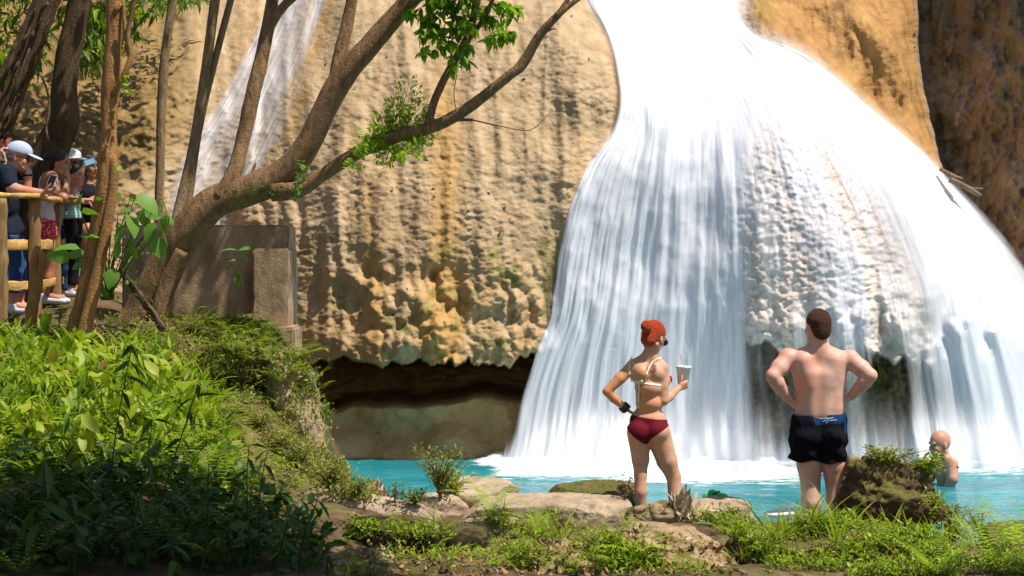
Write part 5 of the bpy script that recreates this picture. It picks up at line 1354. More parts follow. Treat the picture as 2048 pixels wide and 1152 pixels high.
def hand(f, w, fd, pn, size=1.0, curl=(25, 35, 25), side=1, spread=4, thumb=35, tcurl=20, k=0.006, fr=0.0085):
    """palm, four unequal fingers and a thumb from the side of the palm. fd finger direction, pn palm normal (fingers curl towards it)"""
    fd = np.array(fd, float); fd /= np.linalg.norm(fd); pn = np.array(pn, float); pn -= fd * (pn @ fd); pn /= np.linalg.norm(pn); sd = np.cross(fd, pn) * side
    w = np.array(w, float)
    for o in (-.026, -.009, .009, .026): f.cone(w + sd * o * 0.7 * size + fd * .012, w + fd * .082 * size + sd * o * size, .014 * size, .0115 * size, 0.012)
    tips = []
    for o, ln in ((.027, .92), (.009, 1.05), (-.009, .98), (-.027, .78)):
        p = w + fd * .085 * size + sd * o * size; a = 0; d0 = fd + sd * o * spread * 0.6
        d0 /= np.linalg.norm(d0)
        for seg, cu in zip((.043, .026, .021), curl):
            a += R(cu); d = d0 * math.cos(a) + pn * math.sin(a); q = p + d * seg * ln * size; f.cone(p, q, fr * size, fr * 0.9 * size, k); p = q
        tips.append(p)
    p = w + fd * .022 * size + sd * .026 * size; a = R(thumb); d = fd * math.cos(a) + sd * math.sin(a)
    for seg, cu in ((.042, 0), (.032, tcurl), (.026, tcurl)):
        a -= R(cu) * 0.6; d = fd * math.cos(a) + sd * math.sin(a) + pn * (0.25 + cu / 60); d /= np.linalg.norm(d); q = p + d * seg * size; f.cone(p, q, fr * 1.2 * size, fr * 1.0 * size, 0.008); p = q
    return tips

def body_obj(f, mat, root, paint=None, vox=0.0065, name='body', ink=None):
    V, Fq = surf(*f.field(vox)); V = rel(V, Fq, 4)
    tint = np.ones((len(V), 3)); inkv = np.zeros(len(V))
    if paint is not None: tint = paint(V, tint)
    if ink is not None: inkv = ink(V)
    return link(name, mesh_np(name, V, Fq, {'tint': tint, 'ink': inkv}), mat, root)

def shell(f, region, off, mat, root, name, vox=0.0065, k=0.004, warp=None, extra=None, attrs=None):
    """garment: the body's own field pushed out by off and cut by region(X,Y,Z)->distance (negative inside)"""
    A, lo, vox = f.field(vox, 0.04)
    n = A.shape; ax = [lo[q] + np.arange(n[q]) * vox for q in range(3)]
    X, Y, Z = np.meshgrid(*ax, indexing='ij'); 
    A = A - off
    if warp is not None: A = A - warp(X, Y, Z)
    Rg = region(X, Y, Z); B = np.maximum(A, Rg).astype(np.float32)
    B[0] = B[-1] = 1; B[:, 0] = B[:, -1] = 1; B[:, :, 0] = B[:, :, -1] = 1
    V, Fq = surf(B, lo, vox); V = rel(V, Fq, 1)
    return link(name, mesh_np(name, V, Fq, attrs(V) if attrs else None), mat, root)

def poly_sd(px, py, poly, s):
    """signed distance (metres, negative inside) to a polygon given in photograph pixels"""
    d = np.full(px.shape, 1e9); n = len(poly)
    for i in range(n):
        ax_, ay_ = poly[i]; bx, by = poly[(i + 1) % n]; ex, ey = bx - ax_, by - ay_
        t_ = np.clip(((px - ax_) * ex + (py - ay_) * ey) / (ex * ex + ey * ey + 1e-9), 0, 1)
        d = np.minimum(d, np.hypot(px - ax_ - t_ * ex, py - ay_ - t_ * ey))
    return np.where(in_poly(px, py, poly), -d, d) / s
def pxy(f):
    """orthographic pixel coordinates of a point at the figure's own distance"""
    s = f.s; o = np.array(P(1024, HOR, f.d0))
    return (lambda X: 1024 + (X) * s), (lambda Z: HOR - (Z - o[2]) * s)

# ============ man in swim shorts, seen from behind, hands on his hips
f = Fig(13.8); r_man = empty('person', P(1645, 1113, 13.8)); tag(r_man, 'bare backed man with short brown hair in dark blue swim shorts, hands on his hips', 'person')
hM = hframe(118, 4); hc = f.J(1634, 655, 0.0)
head(f, hc, hM, 0.96)
f.pc((1635, 668, -.005), (1637, 708, 0), 19, 22, 0.04)
f.pc((1637, 700, .0), (1586, 716, .0), 17, 14, 0.06); f.pc((1637, 700, .0), (1692, 719, .0), 17, 14, 0.06)
Y1 = ((0, 1, 0), .92)
for (xa, xb, y, r_) in ((1600, 1676, 727, 22), (1612, 1666, 745, 27), (1617, 1661, 765, 29), (1619, 1659, 790, 29), (1619, 1659, 815, 29), (1618, 1658, 850, 33)): f.pc((xa, y, 0), (xb, y, 0), r_, r_, 0.06, Y1)
for bx in (1608, 1670): f.pc((bx, 722, -.045), (bx + (1638 - bx) * .35, 766, -.062), 15, 8, 0.12)     # shoulder blades
for sx in (1627, 1649): f.pc((sx, 752, -.060), (sx, 826, -.066), 12, 10, 0.10)   # muscles either side of the spine
f.pe((1612, 872, -.05), (26, 28, 24), 0.04); f.pe((1662, 872, -.05), (26, 28, 24), 0.04)
for (sh, el, wr, sd) in (((1576, 716, 0), (1545, 752, -.09), (1574, 795, .0), 1), ((1700, 719, 0), (1741, 751, -.09), (1703, 792, .0), -1)):
    f.pe(sh, (19, 19, 20), 0.05); f.pc(sh, ((sh[0] * .45 + el[0] * .55), (sh[1] * .45 + el[1] * .55), -.045), 18, 17, 0.03); f.pc(((sh[0] * .45 + el[0] * .55), (sh[1] * .45 + el[1] * .55), -.045), el, 17, 13, 0.03)
    m_ = (el[0] * .68 + wr[0] * .32, el[1] * .68 + wr[1] * .32, -.065); f.pc(el, m_, 14, 15, 0.02); f.pc(m_, wr, 15, 9.5, 0.02)
hand(f, f.J(1576, 797, .0), (0.55, 0.25, -.55), (0.75, 0.55, 0.3), 1.05, (60, 65, 45), -1, 3, 60, 30)
hand(f, f.J(1701, 794, .0), (-0.60, 0.25, -.50), (-0.70, 0.55, 0.3), 1.05, (60, 65, 45), 1, 3, 60, 30)
for (hx, kx, cx, ax_, by, r0) in ((1613, 1621, 1622, 1621, 0, 30), (1663, 1671, 1673, 1672, 5, 30)):
    f.pc((hx, 872, 0), (kx - 2, 930, 0), r0, 25, 0.04); f.pc((kx - 2, 930, 0), (kx, 968 + by, 0), 25, 20, 0.03); f.pc((kx, 968 + by, -.0), (cx, 1005 + by, -.02), 19.5, 20.5, 0.02)
    f.pc((cx, 1005 + by, -.02), (ax_, 1086 + by, 0), 20, 11, 0.02); f.pc((ax_, 1092 + by, -.02), (ax_, 1104 + by, -.03), 12, 10, 0.02); f.pc((ax_, 1100 + by, 0), (ax_ - 4, 1108 + by, .14), 11, 7, 0.02, ((0, 0, 1), .75))
def paint_man(V, t_):
    px, py = proj(V); red = sstep(740, 690, py) * 0.5 + sstep(1600, 1560, px) * .4 + sstep(1680, 1720, px) * .4
    t_ = t_ * (1 - red[:, None] * np.array([0.0, 0.18, 0.20])); return t_
body_obj(f, M_SK_MAN, r_man, paint_man)
# hair: close cropped cap over the skull
hf = Fig(13.8); hf.ell(hc + hM @ np.array((-.017, 0, .040)), np.array((.104, .083, .099)) * 0.96, 0.02, hM); hf.ell(hc + hM @ np.array((-.055, 0, -.01)), np.array((.064, .070, .078)) * 0.96, 0.03, hM)
def hair_region(c, M, front, ear, nape):
    def g(X, Y, Z):
        q = (np.stack([X, Y, Z], -1) - c) @ M
        a = q[..., 0] - (front - 0.5 * np.clip(0.06 - q[..., 2], 0, .2)); b = nape - q[..., 2] - 0.4 * np.clip(q[..., 0] + .02, 0, .1) * -1
        e = np.maximum(-.022 - q[..., 0], q[..., 2] - .018 - 0.35 * np.clip(q[..., 0], 0, .1))   # bare skin before and under the ear
        return np.maximum(np.maximum(a, b), -e)
    return g
def hair_mat(name, a, b, sc, rough=0.5):
    t = NT(name); po = t.obj(); n = t.noise(t.scale(po, *sc), 1.0, 4, 0.7, 0.4); n2 = t.noise(po, 18, 3, 0.6)
    c = t.mix(n, a, b); c = t.mix(t.math('MULTIPLY', n2, 0.5), c, tuple(x * 0.35 for x in a))
    return t.done(t.bsdf(c, rough, t.bump(n, 1.0, 0.03), 0.35))
M_HAIRB = hair_mat('short_brown_hair', (0.05, 0.017, 0.008), (0.20, 0.07, 0.03), (160, 160, 60), 0.7)
shell(hf, hair_region(hc, hM, .085, -.0, -.085), 0.0, M_HAIRB, r_man, 'hair', 0.005, warp=lambda X, Y, Z: 0.004 * fbm(X / .012, Y / .012, Z / .02, seed=801, oct=2))
# shorts
sf = Fig(13.8); sf.pc((1616, 840, 0), (1660, 840, 0), 34, 34, 0.05, Y1); sf.pc((1613, 870, 0), (1660, 870, 0), 36, 36, 0.05, Y1); sf.pc((1615, 845, -.01), (1611, 935, -.005), 34, 32, 0.03); sf.pc((1660, 845, -.01), (1664, 935, -.005), 33, 30, 0.03); sf.pe((1612, 872, -.05), (29, 30, 27), 0.04); sf.pe((1662, 872, -.05), (29, 30, 27), 0.04)
X2, Z2 = pxy(f)
def reg(X, Y, Z):
    x = X2(X); y = Z2(Z); top = 829 - 0.02 * (x - 1590); return np.maximum(top - y, y - (920 + 0.06 * (x - 1590) + 3 * np.sin(x / 9.0))) / f.s
t = NT('swim_shorts'); po = t.obj()
c = t.mix(t.attr('panel'), (0.005, 0.005, 0.010), (0.006, 0.040, 0.12)); M_SHORTS = t.done(t.bsdf(c, 0.9, t.bump(t.noise(t.scale(po, 10, 10, 4), 2, 4), 0.4, 0.02), 0.12))
def pan(V):
    px, py = proj(V); a = (py < 850 - 0.08 * (px - 1640)) & (px > 1625 + (py - 830) * 0.3) & (px < 1688); b = (px > 1689) & (py < 866); e = (px < 1583 + (925 - py) * .12) & (py > 880); g = (py < 831)
    return {'panel': (a | b | g).astype(float)}
so = shell(sf, reg, 0.0, M_SHORTS, r_man, 'swim_shorts', 0.006, warp=lambda X, Y, Z: 0.010 * fbm(X / .05, Y / .05, Z / .10, seed=811, oct=2) + .006 * np.sin(Z / .018 + X * 30) * sstep(850, 900, Z2(Z)), attrs=pan)
M_WHITE = simple('white_print', (0.55, 0.62, 0.70), 0.6)
rows = []
for seg in ([(1640,838),(1652,836),(1664,838)],[(1646,843),(1655,838),(1668,835)],[(1652,846),(1658,839),(1656,835)],[(1660,842),(1668,840),(1674,840)]):
    rows.append([(*f.J(x, y, -.168), 0.0022) for x, y in seg])
V, Fc = stems(rows, 4); link('emblem', mesh_np('emblem', V, Fc), M_WHITE, so)

# ============ woman with red hair, seen from behind, cup in her right hand
f = Fig(14.3); r_w = empty('person', P(1315, 1096, 14.3)); tag(r_w, 'red haired woman in white bikini top and dark red bottoms, holding a cup', 'person')
hM = hframe(52, -24, 0); hc = f.J(1308, 676, 0)
head(f, hc, hM, 0.93, fem=True)
f.pc((1304, 684, .0), (1298, 722, 0), 12.5, 14, 0.03)
f.pc((1299, 712, 0), (1266, 730, -.01), 12, 10, 0.05); f.pc((1299, 712, 0), (1322, 733, .01), 12, 12, 0.05)
f.pe((1282, 745, -.01), (22, 32, 24), 0.05); f.pe((1310, 746, .02), (22, 32, 25), 0.05); f.pe((1297, 775, .01), (28, 32, 23), 0.05); f.pe((1299, 806, .01), (28, 26, 22), 0.05)
f.pe((1297, 842, .01), (36, 26, 28), 0.05); f.pe((1277, 864, -.045), (23, 24, 22), 0.04); f.pe((1313, 864, -.035), (25, 25, 23), 0.04)
f.pe((1328, 762, .10), (14, 14, 14), 0.03); f.pe((1298, 762, .12), (14, 14, 14), 0.03)
f.pe((1267, 731, -.01), (12.5, 12, 13), 0.03); f.pc((1265, 732, -.01), (1240, 757, -.04), 12, 11.5, 0.03); f.pc((1240, 757, -.04), (1214, 783, -.06), 11.5, 9, 0.02)
f.pc((1214, 783, -.06), (1228, 797, -.045), 9, 9.2, 0.02); f.pc((1228, 797, -.045), (1251, 817, -.01), 9, 6.2, 0.02)
hand(f, f.J(1252, 818, -.01), (0.65, 0.45, -.45), (0.6, 0.2, 0.45), 0.85, (40, 45, 30), -1, 3, 50, 20)
f.pe((1322, 737, .01), (14, 14, 15), 0.03); f.pc((1322, 738, .01), (1324, 772, .0), 14.5, 13.5, 0.03); f.pc((1324, 772, .0), (1326, 800, -.01), 13.5, 11, 0.02)
f.pc((1326, 801, -.01), (1338, 793, .05), 11, 10, 0.02); f.pc((1338, 793, .05), (1357, 776, .14), 10, 6.5, 0.02)
hand(f, f.J(1357, 776, .14), (0.80, 0.42, 0.30), (-0.25, 0.75, 0.30), 0.92, (48, 42, 25), 1, 4, 55, 25)
f.chain([(f.J(1278, 868, 0), 24 / f.s), (f.J(1281, 920, .0), 17 / f.s), (f.J(1281, 951, -.01), 12.6 / f.s), (f.J(1281, 984, -.025), 12.6 / f.s), (f.J(1281, 1070, .0), 8 / f.s)], 0.03)
f.chain([(f.J(1316, 868, .01), 26 / f.s), (f.J(1334, 922, .02), 20.5 / f.s), (f.J(1347, 953, .03), 14.6 / f.s), (f.J(1350, 988, .01), 13.6 / f.s), (f.J(1350, 1074, .03), 8.5 / f.s)], 0.03)
for x, d_ in ((1281, 0), (1350, .03)): f.pc((x, 1078, d_ - .02), (x, 1088, d_ - .03), 9, 8, 0.02); f.pc((x, 1086, d_), (x + 6, 1092, d_ + .12), 8, 6, 0.02)
X2, Z2 = pxy(f)
def paint_w(V, t_):
    px, py = proj(V); warm = sstep(1320, 1290, px) * sstep(700, 740, py) * sstep(870, 820, py); t_ = t_ * (1 - warm[:, None] * np.array([0, .05, .22])); return t_
body_obj(f, M_SK_WOM, r_w, paint_w, ink=lambda V: np.clip(sstep(13, 7, np.hypot(proj(V)[0] - 1303, (proj(V)[1] - 737) * .9)) * (V[:, 1] < f.d0 + .03) * .85, 0, 1))
M_WBIK = cloth('white_bikini', (0.80, 0.76, 0.66)); M_RBIK = cloth('dark_red_bikini', (0.12, 0.003, 0.012), 0.85, 0.3)
def prg(poly): return lambda X, Y, Z: poly_sd(X2(X), Z2(Z), poly, f.s)
tf = Fig(14.3); tf.pr = [p for p in f.pr if p[0] == 'e' or True]
def sub(f, cond):
    g = Fig(f.d0)
    for p in f.pr:
        c = p[1] if p[0] == 'e' else (p[1] + p[2]) / 2
        if cond(X2(c[0]), Z2(c[2])): g.pr.append(p)
    return g
torso = sub(f, lambda x, y: 1268 < x < 1330 and 710 < y < 930 and not (x > 1318 and 735 < y < 800))
arm_free = Fig(14.3); arm_free.pr = [p for p in f.pr if (p[0] == 'e' and (p[2] * f.s).max() > 20 and 730 < Z2(p[1][2]) < 880)] + [p for p in f.pr if p[0] == 'c' and 850 < Z2(p[1][2]) < 930 and p[3] * f.s > 17] + [p for p in f.pr if p[0] == 'c' and 705 < Z2(p[1][2]) < 715]
def sd_or(*fs): return lambda X, Y, Z: np.minimum.reduce([q(X, Y, Z) for q in fs])
top = shell(arm_free, sd_or(prg([(1240,760),(1262,760),(1277,762),(1300,765),(1322,768),(1322,772),(1300,769),(1277,766),(1262,766),(1240,765)])), 0.004, M_WBIK, r_w, 'bikini_top', 0.004)
def strap(pts, r, name, par, mat, flat=0.5):
    g = Fig(14.3)
    for a, b in zip(pts, pts[1:]): g.cone(a, b, r, r, 0.004)
    V, Fq = surf(*g.field(0.003)); return link(name, mesh_np(name, V, rel(V, Fq, 1) is not None and Fq), mat, par)
def on_back(px, py, fg, off=0.004):
    """point of the figure's back surface seen at a pixel"""
    A, lo, vx = fg; ds = np.linspace(f.d0 - .35, f.d0 + .3, 160); p = Pn(np.full(160, px), np.full(160, py), ds); i = ((p - lo) / vx).round().astype(int)
    ok = np.all((i >= 0) & (i < np.array(A.shape)), 1); v = np.where(ok, A[tuple(np.clip(i, 0, np.array(A.shape) - 1).T)], 1)
    k = np.argmax(v < 0) if (v < 0).any() else 80
    return p[k] + np.array([0, -off, 0])
FG = f.field(0.006)
strap([on_back(x, y, FG) for x, y in ((1263,762),(1259,748),(1258,732),(1260,720),(1264,713))], 0.0048, 'strap', top, M_WBIK)
strap([on_back(x, y, FG) for x, y in ((1291,760),(1293,748),(1298,735),(1305,724),(1314,718),(1321,716))], 0.0055, 'strap', top, M_WBIK)
strap([on_back(x, y, FG, .008) for x, y in ((1274,763),(1272,780),(1273,800),(1274,812))], 0.006, 'tie', top, M_WBIK)
strap([on_back(x, y, FG, .010) for x, y in ((1277,763),(1278,780),(1277,800),(1277,816))], 0.006, 'tie', top, M_WBIK)
strap([on_back(x, y, FG, .010) for x, y in ((1268,762),(1276,764),(1283,762))], 0.010, 'bow', top, M_WBIK)
bot = shell(arm_free, prg([(1245,826),(1262,830),(1300,836),(1345,841),(1345,851),(1334,852),(1317,862),(1303,874),(1294,888),(1286,886),(1274,878),(1262,868),(1250,852)]), 0.007, M_RBIK, r_w, 'bikini_bottom', 0.0045)
M_FLOWER = simple('crimson_flower', (0.30, 0.008, 0.04), 0.7, 0.2, 0.4, 60)
g = Fig(14.3); rg = np.random.default_rng(3)
for _ in range(12): g.ell(f.J(1338 + rg.uniform(-4, 4), 761 + rg.uniform(-7, 7), .11 + rg.uniform(-.02, .02)), (.012, .012, .012), 0.004)
V, Fq = surf(*g.field(0.004)); link('flower', mesh_np('flower', V, Fq), M_FLOWER, top)
# hair drawn up into a bun
M_RED = hair_mat('red_hair', (0.46, 0.022, 0.005), (0.92, 0.15, 0.014), (40, 40, 170), 0.45)
hf = Fig(14.3); hf.ell(hc + hM @ np.array((-.018, 0, .034)), np.array((.100, .080, .094)), 0.02, hM); hf.ell(hc + hM @ np.array((-.06, 0, -.02)), np.array((.052, .062, .070)), 0.03, hM)
ho = shell(hf, hair_region(hc, hM, .075, -.004, -.105), 0.0, M_RED, r_w, 'hair', 0.005, warp=lambda X, Y, Z: 0.004 * fbm(X / .03, Y / .03, Z / .008, seed=821, oct=2))
g = Fig(14.3); bc = f.J(1293, 653, -.105); g.ell(bc, (.042, .040, .046), 0.02)
for a in range(7): g.ell(bc + np.array([.022 * math.cos(a * .9), -.015, .028 * math.sin(a * .9)]), (.017, .014, .015), 0.012)
V, Fq = surf(*g.field(0.004)); link('bun', mesh_np('bun', V, Fq), M_RED, ho)
def glasses(hc, M, sc, root, mat):
    g = Fig(10)
    def L(*p): return hc + M @ (np.array(p) * sc)
    for s_ in (-1, 1):
        g.ell(L(.100, s_ * .034, .000), np.array((.008, .031, .024)) * sc, 0.004, M); g.cone(L(.098, s_ * .060, .012), L(.0, s_ * .084, .012), .0045 * sc, .0045 * sc, 0.004)
    g.cone(L(.104, -.012, .010), L(.104, .012, .010), .004 * sc, .004 * sc, 0.004)
    V, Fq = surf(*g.field(0.0035)); return link('sunglasses', mesh_np('sunglasses', V, Fq), mat, root)
M_GLASS = simple('dark_lens', (0.03, 0.012, 0.016), 0.12, 0.6)
glasses(hc, hM, 0.96, r_w, M_GLASS)
M_BRAC = simple('black_beads', (0.012, 0.012, 0.010), 0.4, 0.5)
g = Fig(14.3); c0 = f.J(1249, 815, -.015); ax_ = np.array([.6, .25, -.55]); ax_ /= np.linalg.norm(ax_); e1 = np.cross(ax_, [0, 1, 0]); e1 /= np.linalg.norm(e1); e2 = np.cross(ax_, e1)
for k_ in (-1, 0, 1):
    for a in np.arange(0, 6.28, .5): g.ell(c0 + ax_ * .014 * k_ + (e1 * math.cos(a) + e2 * math.sin(a)) * .029, (.011, .011, .011), 0.004)
V, Fq = surf(*g.field(0.004)); link('bracelet', mesh_np('bracelet', V, Fq), M_BRAC, r_w)
# the cup
def lathe(prof, c, n=28, M=None):
    a = np.arange(n) / n * 2 * np.pi; V = np.array([[r * math.cos(x), r * math.sin(x), z] for r, z in prof for x in a]); m = len(prof)
    i = np.arange(m - 1)[:, None] * n; j = np.arange(n)[None]; Fq = np.stack([i + j, i + (j + 1) % n, i + n + (j + 1) % n, i + n + j], -1).reshape(-1, 4)
    if M is not None: V = V @ np.array(M).T
    return V + np.array(c), Fq
M_CUP = simple('white_cup', (0.80, 0.77, 0.74), 0.5, 0.4, 0.03); M_LID = simple('clear_lid', (0.72, 0.73, 0.74), 0.2, 0.5, 0.03); M_STRAW = simple('pink_straw', (0.72, 0.45, 0.45), 0.4)
cb = np.array(P(1366, 769, 14.3 + .20)); tl = Matrix.Rotation(R(2), 3, 'Y')
cup = empty('drinking_cup', cb); tag(cup, 'white takeaway cup with a lid and straw, held up by the red haired woman', 'cup')
V, Fq = lathe([(0.0, 0), (.036, 0), (.040, .006), (.052, .118), (.055, .121), (.055, .126), (.052, .127)], cb, M=tl); link('cup', mesh_np('cup', V, Fq), M_CUP, cup)
V, Fq = lathe([(.0575, .122), (.0585, .128), (.0575, .134), (.051, .135), (.049, .130), (.010, .130), (0.0, .130)], cb, M=tl); link('lid', mesh_np('lid', V, Fq), M_LID, cup)
V, Fc = stems([[(*(cb + np.array([.006, 0, .128])), .0035), (*(cb + np.array([-.012, 0, .19])), .0035), (*(cb + np.array([-.022, 0, .225])), .0035)]], 8); link('straw', mesh_np('straw', V, Fc), M_STRAW, cup)

# ============ bald man standing in the pool
f = Fig(17.2); r_b = empty('person', P(1890, 990, 17.2)); tag(r_b, 'bald man standing waist deep in the pool, looking left', 'person')
hM = hframe(205, -6); hc = f.J(1879, 889, 0); head(f, hc, hM, 0.99)
f.pc((1883, 898, .02), (1889, 922, .02), 12, 14, 0.03); f.pc((1889, 915, 0), (1905, 928, -.08), 11, 10, 0.05); f.pc((1887, 916, .02), (1872, 925, .14), 11, 10, 0.05)
f.pe((1892, 945, .03), (21, 30, 33), 0.05); f.pe((1892, 985, .03), (20, 34, 30), 0.05)
f.chain([(f.J(1903, 928, -.12), .058), (f.J(1905, 958, -.17), .047), (f.J(1893, 985, -.14), .04), (f.J(1872, 992, -.06), .03)], 0.03)
f.chain([(f.J(1872, 926, .14), .055), (f.J(1860, 955, .16), .045), (f.J(1850, 935, .12), .035)], 0.03); hand(f, f.J(1850, 934, .12), (-.1, 0, 1), (1, 0, 0), .9, (30, 30, 20))
def paint_b(V, t_):
    q = (V - hc) @ hM; b = (q[:, 2] < -.045) & (q[:, 0] > .0) & (q[:, 2] > -.13); t_[b] *= (.72, .72, .78)
    e = np.minimum(np.linalg.norm((q - np.array([.086, .033, .002])) / np.array([.02, .014, .007]), axis=1), np.linalg.norm((q - np.array([.086, -.033, .002])) / np.array([.02, .014, .007]), axis=1)) < 1; t_[e] = (.12, .1, .1); return t_
body_obj(f, M_SK_BALD, r_b, paint_b)
# ============ the onlookers behind the fence
def onlooker(label, d0, hpx, hs, yaw, pitch, skin, parts, hair=None, seed=1, eyes=True):
    """parts(f, L) adds limbs and returns a list of garments (field, region, offset, material, name)"""
    f = Fig(d0); hc = f.J(*hpx); M = hframe(yaw, pitch); root = empty('person', np.array([hc[0], d0, float(ground(hc[0], d0))])); tag(root, label, 'person', None)
    head(f, hc, M, hs)
    parts(f)
    def pt(V, t_):
        q = (V - hc) @ M / hs
        for s_ in (-1, 1):
            t_[np.linalg.norm((q - np.array([.086, s_ * .033, .002])) / np.array([.02, .015, .008]), axis=1) < 1] = (.10, .08, .08)
            t_[np.linalg.norm((q - np.array([.09, s_ * .034, .025])) / np.array([.03, .02, .006]), axis=1) < 1] = (.25, .2, .18)
        t_[np.linalg.norm((q - np.array([.088, 0, -.066])) / np.array([.02, .022, .011]), axis=1) < 1] = (.85, .5, .5); return t_
    body_obj(f, skin, root, pt, 0.008)
    return f, root, hc, M
def garment(f, root, prims, off, mat, name, ztop=None, zbot=None, vox=0.009, wr=0.012, seed=1, reg=None, attrs=None):
    g = Fig(f.d0); prims(g)
    o = np.array(P(1024, HOR, f.d0))[2]; toz = lambda py: o - (py - HOR) / f.s
    def rgn(X, Y, Z):
        r = np.full(X.shape, -1.0)
        if ztop is not None: r = np.maximum(r, Z - toz(ztop))
        if zbot is not None: r = np.maximum(r, toz(zbot) - Z)
        if reg: r = np.maximum(r, reg(X, Y, Z))
        return r
    return shell(g, rgn, off, mat, root, name, vox, warp=lambda X, Y, Z: wr * fbm(X / .07, Y / .07, Z / .09, seed=seed, oct=2), attrs=attrs)
M_NAVY = cloth('navy_cotton', (0.008, 0.014, 0.028)); M_JEAN = cloth('blue_denim', (0.025, 0.075, 0.20)); M_CAP = cloth('pale_blue_cotton', (0.42, 0.48, 0.62)); M_TANK = cloth('white_cotton', (0.74, 0.72, 0.76)); M_HAT = cloth('white_hat_cloth', (0.72, 0.74, 0.74)); M_BLK = cloth('black_cloth', (0.008, 0.008, 0.01)); M_BHAIR = simple('black_hair', (0.012, 0.007, 0.005), 0.4, 0.5, 0.4, 60, 0.5)
t = NT('red_floral'); M_FLORAL = t.done(t.bsdf(t.ramp(t.vor(t.obj(), 45), [(0.25, (0.75, 0.55, 0.55)), (0.4, (0.55, 0.02, 0.05))]), 0.8))
t = NT('teal_stripes'); wv = t.n('TexWave', bands_direction='Z', ins={'Scale': 22.0, 'Vector': t.obj()}).outputs[1]; M_STRIPE = t.done(t.bsdf(t.ramp(wv, [(0.4, (0.10, 0.42, 0.42)), (0.6, (0.55, 0.72, 0.70))]), 0.8))
M_SHOE = cloth('pale_shoe', (0.62, 0.62, 0.70)); M_PHONE = simple('black_phone', (0.01, 0.01, 0.012), 0.2, 0.5); M_SILV = simple('silver_edge', (0.55, 0.57, 0.60), 0.3, 0.5)
M_BLUEC = simple('blue_phone_case', (0.10, 0.42, 0.72), 0.35, 0.5); M_SCREEN = simple('pale_screen', (0.35, 0.55, 0.72), 0.15, 0.5)
def sm_mesh(g, vox, name, mat, root):
    V, Fq = surf(*g.field(vox)); V = rel(V, Fq, 1); return link(name, mesh_np(name, V, Fq), mat, root)
def legs(f, hip, kn, an, r=(.085, .055, .036), dx=.0, dy=.16):
    for s_ in (-.5, .5):
        a = f.J(*hip) + [0, s_ * dy, 0]; b = f.J(*kn) + [0, s_ * dy, 0]; c = f.J(*an) + [0, s_ * dy, 0]
        f.chain([(a, r[0]), (b, r[1]), (b * .6 + c * .4, r[1] * .95), (c, r[2])], .03); f.cone(c, c + np.array([.15, -.02, -.035]), .036, .026, .02)
def shoes(f, root, an, dy=.16, mat=M_SHOE):
    for s_ in (-.5, .5):
        g = Fig(f.d0); c = f.J(*an) + [0, s_ * dy, 0]; g.cone(c + [-.03, 0, -.03], c + [.17, -.02, -.045], .045, .036, .03, ((0, 0, 1), .8)); g.cone(c + [0, 0, 0], c + [0, 0, -.03], .045, .045, .02); sm_mesh(g, .008, 'shoe', mat, root)

# man in a cap
def parts(f):
    f.pc((34, 326, 0), (16, 342, 0), 13, 15, .04); f.pe((5, 365, 0), (24, 32, 40), .05); f.pe((12, 410, 0), (24, 36, 36), .05); f.pe((22, 460, 0), (23, 26, 34), .05)
    for s_ in (-.16, .16): f.pe((14, 346, s_), (17, 16, 15), .05)
    f.chain([(f.J(15, 347, -.19), .062), (f.J(22, 374, -.26), .050), (f.J(40, 381, -.30), .046), (f.J(84, 386, -.36), .032)], .03); hand(f, f.J(84, 386, -.36), (1, .0, .22), (0, .3, 1), 1.0, (35, 45, 30), 1)
    f.chain([(f.J(18, 347, .18), .060), (f.J(52, 384, .0), .046), (f.J(56, 352, -.02), .034), (f.J(58, 345, -.02), .03)], .03); hand(f, f.J(58, 346, -.02), (-.25, 0, 1), (-.7, .3, .2), .95, (70, 70, 50), 1)
    legs(f, (24, 470, 0), (36, 545, 0), (34, 610, .0))
f, root, hc, M = onlooker('man in pale blue cap leaning on the fence, chin on fist', 17.25, (39, 315, 0), 1.04, -6, -10, M_SK_BALD, parts)
def tee(g):
    g.pe((5, 365, 0), (26, 34, 43), .05); g.pe((12, 410, 0), (27, 38, 40), .05); g.pe((22, 466, 0), (28, 40, 40), .05); g.pc((28, 336, 0), (14, 344, 0), 13, 16, .04)
    for s_ in (-.16, .16): g.pe((14, 346, s_), (20, 19, 18), .05)
    g.cone(f.J(15, 347, -.19), f.J(21, 369, -.245), .076, .070, .03); g.cone(f.J(18, 347, .18), f.J(36, 366, .09), .074, .068, .03)
garment(f, root, tee, 0.0, M_NAVY, 'shirt', None, 486, seed=901)
def jean(g):
    g.pe((22, 468, 0), (27, 24, 39), .05)
    for s_ in (-.5, .5): g.chain([(f.J(24, 475, s_ * .16), .105), (f.J(36, 545, s_ * .16), .075), (f.J(34, 590, s_ * .16), .068)], .03)
garment(f, root, jean, 0.0, M_JEAN, 'jeans', 470, 585, seed=902); shoes(f, root, (34, 612, 0))
def cap(hc, M, sc, root, mat):
    g = Fig(17); L = lambda *p: hc + M @ (np.array(p) * sc)
    g.ell(L(-.010, 0, .050), np.array((.112, .090, .088)) * sc, .02, M)
    V, Fq = surf(*g.field(.008)); q = (V - hc) @ M / sc
    ob = shell(g, lambda X, Y, Z: (lambda q: (.035 + .02 * np.clip(-q[..., 0], -.1, .1) - q[..., 2]))((np.stack([X, Y, Z], -1) - hc) @ M / sc) * sc, 0.0, mat, root, 'cap', .007)
    g = Fig(17); g.ell(L(.130, 0, .028), np.array((.072, .070, .010)) * sc, .01, M @ np.array(Matrix.Rotation(R(14), 3, 'Y'))); sm_mesh(g, .006, 'visor', mat, ob)
cap(hc, M, 1.04, root, M_CAP); glasses(hc, M, 1.06, root, M_GLASS)
